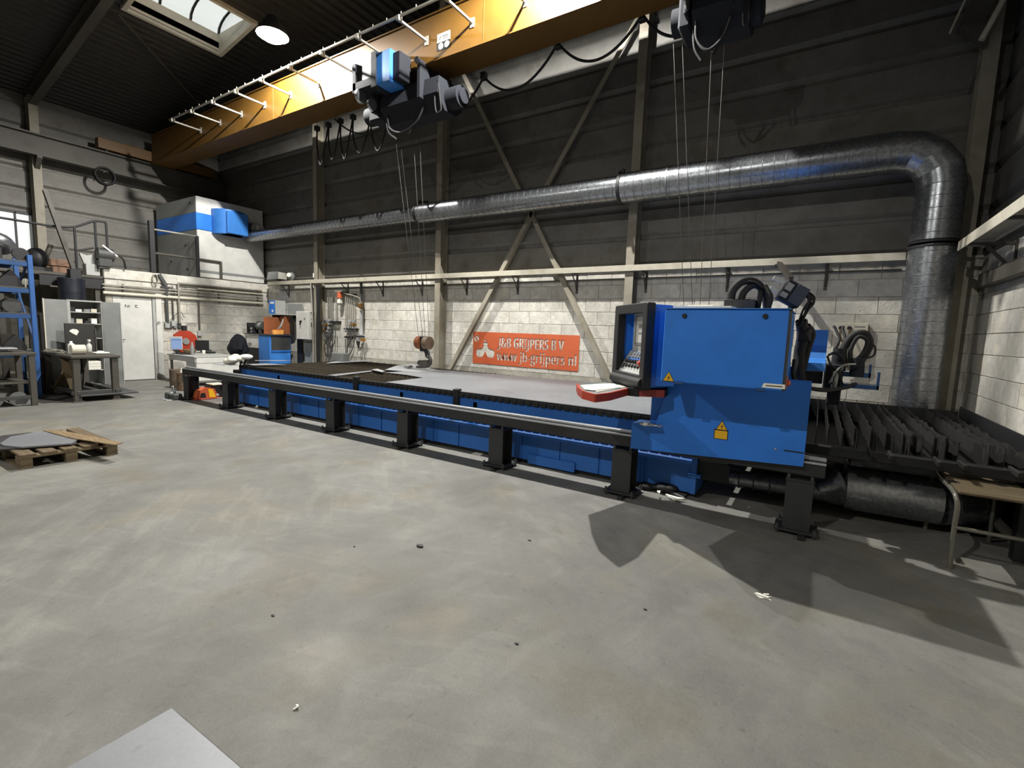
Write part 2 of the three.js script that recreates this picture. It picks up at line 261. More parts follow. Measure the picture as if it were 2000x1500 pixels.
  const strip = (xa, xb, z0, z1) => {
    const pts = [], n = Math.max(2, Math.round(Math.abs(xb - xa) / 0.2)), w = (xb - xa) / n, D = 0.05;
    for (let i = 0; i < n; i++) for (const [f, d] of [[0, 0], [0.42, 0], [0.56, 1], [0.86, 1]]) { const x = xa + (i + f) * w; pts.push([x, roofY(x) + d * D]); }
    pts.push([xb, roofY(xb)]); const up = pts.map((p) => [p[0], p[1] + 0.012]).reverse();
    part(ce, 'roof_sheet', polyZ([...pts, ...up], z0, z1), mRoof);
  };
  const cuts = [-17.2, -16.2, -15.2, -14.2, -13.2, SX0, SX1, -9.8, -8.75, RX, -6.7, -5.6, -4.5, -3.4, -2.3, -1.2, -0.1, 0.9, 1.9];
  for (let i = 0; i + 1 < cuts.length; i++) for (const [a, b] of [[-8.6, -3.95], [-3.95, 0.4], [0.4, 4.7], [4.7, 9.8]]) {
    if (cuts[i] === SX0 && a === -8.6) { strip(SX0, SX1, a, SZ0); strip(SX0, SX1, SZ1, b); } else strip(cuts[i], cuts[i + 1], a, b);
  }
  part(ce, 'weatherproofing', [[-17.4, SX0, -8.8, 9.9], [SX1, RX, -8.8, 9.9], [SX0, SX1, -8.8, SZ0], [SX0, SX1, SZ1, 9.9], [RX, 2.0, -8.8, 9.9]].map(([a, b, c, d]) => polyZ([[a, roofY(a) + 0.07], [b, roofY(b) + 0.07], [b, roofY(b) + 0.2], [a, roofY(a) + 0.2]], c, d)), mPlain);
  for (const z of [-3.95, 0.4, 4.7]) {
    part(ce, 'rafter', [iBeam([XL + 0.2, roofY(XL + 0.2) - 0.17, z], [RX, RIDGE - 0.17, z], 0.33, 0.16, 0.014, 0.01), iBeam([RX, RIDGE - 0.17, z], [XR - 0.2, roofY(XR - 0.2) - 0.17, z], 0.33, 0.16, 0.014, 0.01)], mSteelBeam);
    for (const x of [XL + 0.2, XR - 0.2]) { const c = iBeam([x, 0, z], [x, roofY(x) - 0.1, z], 0.28, 0.17, 0.014, 0.01, [1, 0, 0]); part(ce, 'frame_column', c, mColumn); }
  }
  part(ce, 'roof_brace', cyl([-12.4, roofY(-12.4) - 0.1, -4.3], [-14.6, roofY(-14.6) - 0.1, -6.9], 0.022, 0.022, 6), mPipeDark);
  const sk = struct('window_2', 'bright barrel skylight with curved ribs and pale kerb in the roof', [-11.5, 7.9, -5.3]);
  const kt = roofY(SX1) + 0.14, k0 = (x) => roofY(x) - 0.06;
  part(sk, 'kerb', [polyZ([[SX0 - 0.08, k0(SX0)], [SX0, k0(SX0)], [SX0, kt], [SX0 - 0.08, kt]], SZ0 - 0.08, SZ1 + 0.08), polyZ([[SX1, k0(SX1)], [SX1 + 0.08, k0(SX1)], [SX1 + 0.08, kt], [SX1, kt]], SZ0 - 0.08, SZ1 + 0.08),
    polyZ([[SX0, k0(SX0)], [SX1, k0(SX1)], [SX1, kt], [SX0, kt]], SZ0 - 0.08, SZ0), polyZ([[SX0, k0(SX0)], [SX1, k0(SX1)], [SX1, kt], [SX0, kt]], SZ1, SZ1 + 0.08)], mCream);
  const arc = (r, n = 10) => { const o = []; for (let i = 0; i <= n; i++) { const a = Math.PI * i / n; o.push([(SX0 + SX1) / 2 - Math.cos(a) * r, kt + Math.sin(a) * 0.34 * r / 0.7]); } return o; };
  const nP = 3, dz = (SZ1 - SZ0) / nP, R = (SX1 - SX0) / 2;
  for (let i = 0; i < nP; i++) part(sk, 'pane', polyZ([...arc(R), ...arc(R + 0.006).reverse()], SZ0 + i * dz + 0.02, SZ0 + (i + 1) * dz - 0.02), mGlass);
  for (let i = 0; i <= nP; i++) part(sk, 'glazing_rib', polyZ([...arc(R - 0.03), ...arc(R + 0.02).reverse()], SZ0 + i * dz - 0.02, SZ0 + i * dz + 0.02), mDark);
  for (const z of [SZ0 - 0.04, SZ1]) part(sk, 'end_glazing', polyZ(arc(R), z, z + 0.02), mGlass);
}
// mezzanine room along the left wall
const MX = -14.3, MZ = -4.43;
{
  const mz = struct('wall_mezzanine', 'pale concrete mezzanine room wall with white door and slab edge');
  part(mz, 'mortar_bed', [bx(MX - 0.2, MX - 0.012, 0, WT - 0.24, ZB, -5.42), bx(MX - 0.2, MX - 0.012, 2.08, WT - 0.24, -5.42, -4.55), bx(MX - 0.2, MX - 0.012, 0, WT - 0.24, -4.55, MZ), bx(XL, MX - 0.2, 0, WT - 0.24, MZ - 0.2, MZ)], mMortar);
  blocks(mz, 0, -ZB + MZ, 0, WT - 0.24, (s) => [MX, 0, MZ - s, Math.PI / 2], (c, y, w) => c + w / 2 > 0.12 && c - w / 2 < 0.98 && y < 2.1);
  part(mz, 'door_pier', [bx(MX - 0.1, MX - 0.002, 0, 2.08, -4.55, MZ), bx(MX - 0.1, MX - 0.002, 0, 2.08, -5.42, -5.36)], mConc);
  part(mz, 'deck_slab', cb(XL, MX + 0.03, WT - 0.24, WT, ZB, MZ + 0.02, 0.01), mBlock[2]);
  part(mz, 'gable', bx(XL, MX - 0.01, 0, WT - 0.25, MZ, MZ + 0.01), mConc);
  const dr = struct('door_1', 'plain white door with handwritten marks in the mezzanine wall', [MX, 0, -4.95]);
  part(dr, 'leaf', cb(MX - 0.05, MX - 0.01, 0.015, 2.06, -5.355, -4.56, 0.004), mWhite);
  part(dr, 'door_frame', [bx(MX - 0.06, MX + 0.02, 0, 2.1, -5.42, -5.36), bx(MX - 0.06, MX + 0.02, 2.06, 2.1, -5.36, -4.55)], mGreyLight);
  part(dr, 'casing', cb(MX - 0.01, MX + 0.03, 0, 2.2, -5.56, -5.43, 0.006), mWhite);
  part(dr, 'handle', [cyl([MX - 0.01, 1.02, -4.64], [MX + 0.05, 1.02, -4.64], 0.01), cyl([MX + 0.045, 1.02, -4.64], [MX + 0.045, 1.02, -4.75], 0.009)], mBlack);
  const ink = (a, b) => bx(MX - 0.0105, MX - 0.0085, a[1], a[1] + 0.001, a[0], a[0] + 0.001) && bar([MX - 0.009, a[1], a[0]], [MX - 0.009, b[1], b[0]], 0.003, 0.012, [0, 0, 1]);
  part(dr, 'handwriting', [[[-4.70, 1.86], [-4.72, 1.855]], [[-4.80, 1.80], [-4.80, 1.87]], [[-4.80, 1.87], [-4.86, 1.80]], [[-4.86, 1.80], [-4.86, 1.87]], [[-4.89, 1.86], [-4.89, 1.81]], [[-4.89, 1.81], [-4.93, 1.81]], [[-4.99, 1.86], [-5.04, 1.87]], [[-5.04, 1.87], [-5.0, 1.82]], [[-5.0, 1.82], [-5.07, 1.81]]].map(([a, b]) => ink(a, b)), mDark);
}
// columns, wind braces
{
  const cg = [[-11.6, 'steel wall column behind the gas regulators'], [-7.25, 'steel wall column left of the orange sign'], [-2.87, 'steel wall column behind the control console'], [1.42, 'steel corner column behind the galvanised riser duct']];
  cg.forEach(([x, l]) => { const t = thingW('steel_column', l, 'column', [x, 0, ZB + 0.12]); part(t, 'column_profile', iBeam([x, 0, ZB + 0.125], [x, roofY(x) - 0.05, ZB + 0.125], 0.24, 0.15, 0.014, 0.01, [0, 0, 1]), mColumn); part(t, 'base_plate', cb(x - 0.13, x + 0.13, 0, 0.02, ZB + 0.005, ZB + 0.28, 0.003), mSteelBeam); });
  const z = ZB + 0.15, node = PZ(z, 1037, 418), mk = (label, a, b) => { a = A3(a); b = A3(b); const t = thingW('wind_brace', label, 'brace', [Math.min(a.x, b.x), Math.min(a.y, b.y), z], 'wind braces on the back wall');
    const d = b.clone().sub(a).normalize(), n = V(-d.y, d.x, 0), o = n.clone().multiplyScalar(0.036); part(t, 'angle_profile', [bar(a, b, 0.085, 0.012, [0, 0, 1]), bar(a.clone().sub(o).setZ(z - 0.045), b.clone().sub(o).setZ(z - 0.045), 0.012, 0.09, [0, 0, 1])], mColumn); return t; };
  const q = (u, v) => PZ(z, u, v);
  mk('diagonal steel brace rising from floor left of the orange sign', q(862, 750), node); mk('diagonal steel brace falling to floor right of the orange sign', q(1206, 775), node);
  mk('diagonal steel brace from duct up to column on the sign left', q(893, 120), node); mk('diagonal steel brace from duct up to column behind the console', q(1262, 5), node);
}
// crane runway on the left wall and one on the right
for (const [x, l] of [[-16.5, 'brown crane runway beam along the left wall'], [1.2, 'dark crane runway beam high along the right wall']]) {
  const t = thingW('crane_runway', l, 'beam', [x, 5.4, 0]);
  part(t, 'runway_beam', iBeam([x, 5.66, ZB + 0.1], [x, 5.66, ZF - 0.1], 0.5, 0.22, 0.02, 0.012), mSteelBeam);
  part(t, 'rail', bx(x - 0.025, x + 0.025, 5.91, 5.95, ZB + 0.1, ZF - 0.1), mPipeDark);
  for (const z of [-8.1, -3.95, 0.4, 4.7]) part(t, 'corbel', polyZ(x < 0 ? [[XL + 0.3, 5.41], [x + 0.1, 5.41], [x + 0.1, 5.36], [XL + 0.3, 5.1]] : [[XR - 0.3, 5.41], [x - 0.1, 5.41], [x - 0.1, 5.36], [XR - 0.3, 5.1]], z - 0.05, z + 0.05), mSteelBeam);
}
{ // coil of hose hung below the runway
  const c = [-16.45, 5.27, -5.2], p = []; for (let i = 0; i < 26; i++) { const a = i * 0.75; p.push([c[0] + 0.015 * i / 3, c[1] + 0.21 * Math.sin(a), c[2] + 0.21 * Math.cos(a)]); }
  const t = thingW('hose_coil', 'dark hose coil hanging below the left crane runway', 'hose', [c[0], c[1] - 0.25, c[2]]); part(t, 'coil', tube(p, 0.03, 6, 130), mRubber); part(t, 'hook', bx(c[0] - 0.02, c[0] + 0.05, c[1] + 0.1, 5.4, c[2] - 0.02, c[2] + 0.02), mDark);
}

// ---------------------------------------------------------------- cutting table
const TY = 0.75, TZ0 = -4.80, TZ1 = -7.45, TX0 = -9.15, TX1 = -0.9;
const ct = thingW('cutting_table', 'long blue cutting table with dark slag covered slats and black rim', 'table', [-4, 0, -6.1]);
{
  part(ct, 'tub_wall', [bx(TX0, TX1, 0.36, 0.70, TZ0 - 0.02, TZ0), bx(TX0, TX1, 0.03, 0.70, TZ1, TZ1 + 0.02), bx(TX0, TX0 + 0.02, 0.03, 0.70, TZ1, TZ0), bx(TX1 - 0.02, TX1, 0.03, 0.70, TZ1, TZ0)], mBlueTub, 'blue upper tub wall');
  part(ct, 'tub_floor', bx(TX0, TX1, 0.2, 0.24, TZ1, TZ0), mBlueTub);
  part(ct, 'ledge', polyX([[TZ0 - 0.01, 0.36], [TZ0 + 0.02, 0.43], [TZ0 + 0.075, 0.37], [TZ0 + 0.08, 0.34], [TZ0 - 0.01, 0.34]], TX0, TX1), mBlueTub, 'light blue sloping ledge');
  part(ct, 'plinth', bx(TX0 + 0.05, TX1 - 0.05, 0, 0.06, TZ1 + 0.1, TZ0 + 0.02), mBlack);
  const js = [TX0, -8.45, -7.75, -7.2, -6.7, -6.2, -5.74, -5.25, -4.75, -4.25, -3.80, -3.32, -2.85, -2.36, -1.87, -1.4, TX1];
  for (let i = 0; i + 1 < js.length; i++) { part(ct, 'side_panel', cb(js[i] + 0.012, js[i + 1] - 0.012, 0.05, 0.345, TZ0, TZ0 + 0.06, 0.004), mBlueTub); if (i) part(ct, 'stiffener', bx(js[i] - 0.012, js[i] + 0.012, 0.05, 0.345, TZ0, TZ0 + (i % 2 ? 0.072 : 0.045)), mBlueTub); }
  part(ct, 'patch_plate', cb(-2.75, -2.15, 0.02, 0.13, TZ0 + 0.06, TZ0 + 0.085, 0.003), mBlueTub);
  part(ct, 'tub_end_flange', [bx(TX1 - 0.03, TX1 + 0.02, 0.05, 0.52, TZ0 - 0.3, TZ0 + 0.08), bx(TX1 - 0.05, TX1 + 0.06, 0.22, 0.25, TZ0, TZ0 + 0.1)], mBlueTub);
  const rim = []; for (let x = TX0; x < TX1; x += 0.1) { rim.push(bx(x, x + 0.075, 0.685, 0.735, TZ0 - 0.02, TZ0 + 0.02)); }
  part(ct, 'slat_comb', [bx(TX0, TX1, 0.70, 0.742, TZ0 - 0.025, TZ0 + 0.012), bx(TX0, TX1, 0.68, 0.735, TZ1 - 0.01, TZ1 + 0.02), ...rim], mBlack);
  for (const u of [695, 892]) { const p = PZ(TZ0 + 0.01, u, 750); part(ct, 'section_post', cb(p.x - 0.05, p.x + 0.05, 0.55, 0.785, TZ0 - 0.04, TZ0 + 0.03, 0.008), mBlack); }
  for (const x of [-7.9, -4.9, -3.6]) part(ct, 'cross_girder', bx(x - 0.03, x + 0.03, 0.45, 0.64, TZ1, TZ0), mSlagDark);
  // slats: three worn outlines, shared
  const slatGeo = (h0, h1, tip, rough) => { const p = [[TZ1 + 0.02, h0]], n = 26; for (let i = 0; i <= n; i++) { const z = TZ1 + 0.02 + (TZ0 - TZ1 - 0.06) * i / n, e = Math.max(sm(n - 1.6, n, i), sm(1.6, 0, i)); p.push([z, h1 + rr(-rough, 0) + e * tip]); } p.push([TZ0 - 0.04, h0]); return geo(polyX(p.reverse(), -0.003, 0.003)); };
  const slA = [0, 1, 2].map(() => slatGeo(0.60, TY - 0.002, 0, 0.012)), slB = [0, 1, 2].map(() => slatGeo(0.64, 0.805, 0.045, 0.03));
  for (let x = TX0 + 0.08; x < TX1 - 0.03; x += 0.107) { const m = new THREE.Mesh(slA[Math.floor(rnd() * 3)], mSlag); m.name = 'slat'; m.position.set(x + 4, 0, 6.1); ct.add(m); }
  part(ct, 'slag_bed', bx(TX0 + 0.02, TX1 - 0.02, 0.60, 0.67, TZ1 + 0.02, TZ0 - 0.02), mSlag);
  const rt = thingW('slat_table', 'black slat table section with bare curved steel slats beside the stool', 'table', [0.6, 0, -6.1]);
  for (let i = 0, x = -0.72; x < 1.42; x += 0.107, i++) { const m = new THREE.Mesh(slB[i % 3], mSlagDark); m.name = 'slat'; m.position.set(x - 0.6 + rr(-0.008, 0.008), 0, 6.1); m.rotation.z = rr(-0.05, 0.05) * 0; m.rotation.y = rr(-0.008, 0.008); rt.add(m); }
  part(rt, 'front_beam', cb(-0.8, 1.46, 0.60, 0.68, -4.88, -4.76, 0.006), mBlack); part(rt, 'back_beam', bx(-0.8, 1.46, 0.56, 0.68, TZ1 - 0.02, TZ1 + 0.08), mBlack);
  for (const x of [-0.75, 0.35, 1.4]) part(rt, 'cross_beam', bx(x - 0.04, x + 0.04, 0.54, 0.64, TZ1, -4.8), mBlack);
  for (const z of [-4.86, -6.1, TZ1 + 0.05]) for (const x of [0.35, 1.38]) if (!(z > -5 && x < 1)) part(rt, 'leg', cb(x - 0.05, x + 0.05, 0, 0.6, z - 0.05, z + 0.05, 0.005), mBlack);
  for (const x of [0.42, 0.55, 0.83, 0.97, 1.25]) part(rt, 'loose_end', cb(x - 0.012, x + 0.012, 0.66, 0.70, -4.86, -4.62, 0.004), mSlagDark);
  part(rt, 'side_sheet', bx(1.44, 1.455, 0.1, 0.86, TZ1, -4.85), mBlack); part(rt, 'back_sheet', bx(-0.8, 1.44, 0.1, 0.80, TZ1 - 0.03, TZ1 - 0.02), mBlack); part(rt, 'ash_tray', bx(-0.72, 1.42, 0.52, 0.535, TZ1 + 0.06, -4.9), mBlack);
}
// sheets lying on the table
{
  const outline = (y, list) => list.map(([u, v]) => { const p = PY(y, u, v); return [p.x, Math.min(p.z, TZ0 + 0.005)]; });
  const sh = thingW('steel_sheet', 'large light grey steel sheet lying on the cutting table', 'sheet', [-3, TY, -6]);
  const o = outline(TY, [[734, 749], [827, 738.5], [795, 733], [752, 728], [861, 723]]); o.push([-2.9, -7.42], [-0.93, -7.42], [-0.93, TZ0 + 0.005]);
  part(sh, 'plate', polyY(o, TY, TY + 0.008), mSheet);
  const scrap = (name, label, list, y, lift, m = mScrap) => { const q = outline(y, list), g = polyY(q, y, y + 0.005); const p = g.attributes.position; let a = 1e9, b = -1e9; for (let i = 0; i < p.count; i++) { a = Math.min(a, p.getX(i)); b = Math.max(b, p.getX(i)); } for (let i = 0; i < p.count; i++) p.setY(i, p.getY(i) + lift * (p.getX(i) - a) / (b - a)); g.computeVertexNormals(); return solo(name, label, 'plate', g, m); };
  scrap('offcut_plate', 'narrow pale offcut strip at the left corner of big sheet', [[725, 723], [737, 720.5], [752, 728], [746, 730.5]], TY + 0.009, 0.03);
  scrap('offcut_plate', 'warped pale offcut plate under the crane hook', [[752, 722], [775, 714], [806, 711.5], [861, 723], [815, 726]], TY + 0.02, -0.012);
  scrap('offcut_plate', 'thin dull offcut laid across the dark slats by section post', [[617, 734.5], [725, 724], [726, 726], [622, 737]], TY + 0.002, 0, mSheet);
  scrap('offcut_plate', 'long pale offcut plate along the far table edge by grey block', [[636, 711], [668, 703], [735, 706], [680, 709]], TY + 0.004, 0.01);
  scrap('offcut_plate', 'pale bent offcut in front of the blue tool cabinet', [[497, 704], [570, 708], [552, 710], [500, 706.5]], TY + 0.006, 0.05);
  scrap('offcut_plate', 'dull thin offcut on the slats beside the white rag', [[478, 711.5], [520, 710], [560, 714], [490, 715]], TY + 0.004, 0.01, mSheet);
  const a = PY(TY + 0.01, 822, 719), b = PY(TY + 0.02, 808, 720); solo('cut_ring', 'small dark cut ring lying under the crane hook', 'offcut', new THREE.TorusGeometry(0.08, 0.02, 6, 16).rotateX(Math.PI / 2).translate(a.x, TY + 0.035, a.z), mDark);
  solo('cut_block', 'small grey cut steel block on the warped offcut plate', 'offcut', cb(b.x - 0.22, b.x - 0.08, TY + 0.03, TY + 0.075, b.z - 0.06, b.z + 0.05, 0.008), mGrey);
  const g1 = PY(TY, 666, 706); solo('steel_block', 'grey rectangular block at the far table edge below regulators', 'block', cb(g1.x - 0.2, g1.x + 0.18, TY + 0.012, TY + 0.19, g1.z - 0.1, g1.z + 0.1, 0.012), mGrey);
}
// white rag bundle on the far left corner of the table
{
  const c = PY(TY + 0.02, 462, 711), g = []; seed = 77; for (let i = 0; i < 9; i++) g.push(ball([c.x + rr(-0.22, 0.16), TY + 0.05 + rr(0, 0.12), c.z + rr(-0.15, 0.15)], rr(0.07, 0.13), 1, rr(0.4, 0.7), 1, 10, 7));
  const t = thingW('rag_pile', 'pile of white rags on the far corner of cutting table', 'rags', [c.x, TY, c.z]); part(t, 'rag', g.slice(0, 5), mPaper); part(t, 'rag', g.slice(5), mCream); part(t, 'sheet_scrap', cb(c.x - 0.35, c.x + 0.1, TY + 0.005, TY + 0.015, c.z + 0.02, c.z + 0.25), mScrap);
}
// ---------------------------------------------------------------- guide rail on posts
{
  const t = thingW('guide_rail', 'long dark steel guide rail on posts in front of cutting table', 'rail', [-5, 0, -4.47]);
  part(t, 'rail_beam', cb(-10.45, 0.13, 0.49, 0.615, -4.58, -4.36, 0.01), mRail, 'dark painted box beam');
  part(t, 'running_rail', [cb(-10.4, 0.13, 0.615, 0.645, -4.44, -4.40, 0.006)], mRailTop, 'polished running strip');
  part(t, 'lower_lip', bx(-10.4, 0.13, 0.60, 0.615, -4.36, -4.345), mRailTop);
  const pg = [], bg = [];
  for (let i = 0; i < 8; i++) {
    const x = -0.03 - 1.472 * i;
    const col = part(t, 'post', [iBeam([x, 0.03, -4.47], [x, 0.45, -4.47], 0.2, 0.19, 0.012, 0.01, [0, 0, 1]), bx(x - 0.1, x + 0.1, 0.44, 0.455, -4.58, -4.36)], mPost);
    part(col, 'base_plate', cb(x - 0.15, x + 0.15, 0.028, 0.042, -4.62, -4.32, 0.003), mPost);
    for (const sx of [-1, 1]) for (const sz of [-1, 1]) { part(col, 'levelling_bolt', [cyl([x + sx * 0.13, 0, -4.47 + sz * 0.13], [x + sx * 0.13, 0.075, -4.47 + sz * 0.13], 0.011, 0.011, 6), cyl([x + sx * 0.13, 0.042, -4.47 + sz * 0.13], [x + sx * 0.13, 0.056, -4.47 + sz * 0.13], 0.02, 0.02, 6)], mGreyDark); part(col, 'top_bolt', cyl([x + sx * 0.08, 0.45, -4.47 + sz * 0.09], [x + sx * 0.08, 0.492, -4.47 + sz * 0.09], 0.014, 0.014, 6), mGreyDark); }
    part(col, 'foot_bracket', cb(x + 0.02, x + 0.07, 0, 0.03, -4.72, -4.25, 0.004), mDark);
  }
}
// ---------------------------------------------------------------- gantry of the cutting machine
const gt = thingW('cutting_gantry', 'blue gantry of the plasma cutting machine with cabinet and control console', 'machine', [-0.6, 0.5, -4.3]);
const tri = (cx, cy, s) => [[cx - s / 2, cy - s * 0.43], [cx + s / 2, cy - s * 0.43], [cx, cy + s * 0.43]];
const bolt = (cx, cy, s) => [[cx + 0.10 * s, cy + 0.24 * s], [cx - 0.12 * s, cy - 0.03 * s], [cx + 0.0 * s, cy + 0.0 * s], [cx - 0.05 * s, cy - 0.3 * s], [cx + 0.13 * s, cy + 0.05 * s], [cx + 0.02 * s, cy + 0.03 * s]];
{
  const z = -3.8, cab = part(gt, 'cabinet', cb(-1.035, -0.185, 1.195, 1.765, z - 0.75, z - 0.02, 0.008), mBlue, 'large blue electrical cabinet');
  part(cab, 'cabinet_door', cb(-1.03, -0.19, 1.2, 1.76, z - 0.022, z, 0.006), mBlue);
  for (const [u, v] of [[1337, 617], [1495, 618]]) { const p = PZ(z, u, v); part(cab, 'lock_screw', [cyl([p.x, p.y, z], [p.x, p.y, z + 0.014], 0.019, 0.016, 14), bx(p.x - 0.012, p.x + 0.012, p.y - 0.002, p.y + 0.002, z + 0.012, z + 0.016)], mBlack); }
  for (const [u, v] of [[1327, 753], [1484, 763]]) { const p = PZ(z, u, v); part(cab, 'hinge', cyl([p.x - 0.03, 1.197, z + 0.004], [p.x + 0.03, 1.197, z + 0.004], 0.012, 0.012, 10), mBlueDark); }
  const p = PZ(z, 1306, 735), w = part(cab, 'warning_triangle', polyZ(tri(p.x, p.y, 0.094), z, z + 0.002), mBlack, 'yellow high voltage triangle');
  part(w, 'triangle_face', polyZ(tri(p.x, p.y - 0.001, 0.08), z + 0.002, z + 0.003), mWarn); part(w, 'bolt_symbol', polyZ(bolt(p.x, p.y - 0.01, 0.085), z + 0.003, z + 0.004), mBlack);
  const l = PZ(z, 1511, 754), n = part(cab, 'name_label', polyZ([[l.x - 0.075, l.y - 0.016], [l.x + 0.07, l.y - 0.016], [l.x + 0.07, l.y + 0.016], [l.x - 0.062, l.y + 0.016]], z, z + 0.002), mPaper, 'white maker label');
  part(n, 'label_print', [bx(l.x - 0.05, l.x + 0.055, l.y - 0.004, l.y + 0.003, z + 0.002, z + 0.003)], mGreyDark);
  part(cab, 'isolator_switch', [cb(-0.185, -0.165, 1.215, 1.30, z - 0.12, z - 0.03, 0.004), cyl([-0.165, 1.255, z - 0.075], [-0.145, 1.255, z - 0.075], 0.02, 0.02, 12)], mOrange);
  part(cab, 'edge_trim', bx(-0.19, -0.172, 1.2, 1.77, z - 0.03, z - 0.012), mGreyDark);
  part(cab, 'top_lip', bx(-1.04, -0.18, 1.765, 1.772, z - 0.75, z + 0.006), mBlueLight);
  // lower panel and rail guard
  const lp = part(gt, 'side_plate', polyZ([[-1.07, 1.25], [-1.18, 0.76], [-1.4, 0.745], [-1.4, 0.50], [-0.95, 0.525], [-0.02, 0.58], [-0.02, 1.25]], -4.34, -4.30), mBlue, 'broad blue lower side plate');
  part(lp, 'guard_box', [cb(-1.4, -1.16, 0.52, 0.745, -4.52, -4.302, 0.006)], mBlue);
  part(lp, 'slot', bx(-0.16, -0.025, 0.682, 0.692, -4.301, -4.2975), mBlack); part(lp, 'screw', cyl([-0.22, 0.69, -4.3], [-0.22, 0.69, -4.292], 0.008), mChrome);
  const s = PZ(-4.3, 1410, 832), c = PZ(-4.3, 1408, 849), wl = part(lp, 'warning_label', [polyZ(tri(s.x, s.y + 0.002, 0.105), -4.3, -4.298), polyZ([[c.x - 0.055, c.y - 0.04], [c.x + 0.055, c.y - 0.04], [c.x + 0.055, c.y + 0.045], [c.x - 0.055, c.y + 0.045]], -4.3, -4.298)], mBlack, 'yellow warning label with bolt symbol');
  part(wl, 'label_face', [polyZ(tri(s.x, s.y + 0.001, 0.088), -4.298, -4.297), polyZ([[c.x - 0.049, c.y - 0.035], [c.x + 0.049, c.y - 0.035], [c.x + 0.049, c.y + 0.037], [c.x - 0.049, c.y + 0.037]], -4.298, -4.297)], mWarn); part(wl, 'bolt_symbol', polyZ(bolt(s.x, s.y - 0.004, 0.085), -4.297, -4.296), mBlack); part(wl, 'divider', bx(c.x - 0.054, c.x + 0.054, c.y + 0.035, c.y + 0.044, -4.297, -4.2955), mBlack);
  part(gt, 'carriage', [cb(-1.25, -0.06, 0.65, 1.2, -4.62, -4.35, 0.01), cb(-0.95, -0.25, 1.0, 1.5, -4.6, -4.34, 0.01)], mBlue);
  part(gt, 'wheel', [cyl([-1.15, 0.70, -4.45], [-1.15, 0.70, -4.39], 0.055, 0.055, 16), cyl([-0.15, 0.70, -4.45], [-0.15, 0.70, -4.39], 0.055, 0.055, 16)], mGreyDark);
  part(gt, 'bridge_beam', cb(-0.85, -0.35, 1.0, 1.42, -7.55, -4.5, 0.012), mBlue, 'blue box beam across the table');
  part(gt, 'far_leg', [cb(-1.0, -0.2, 0.12, 1.2, -7.78, -7.55, 0.01)], mBlue); part(gt, 'roller', cyl([-0.6, 0.06, -7.8], [-0.6, 0.06, -7.6], 0.06, 0.06, 14), mDark);
}
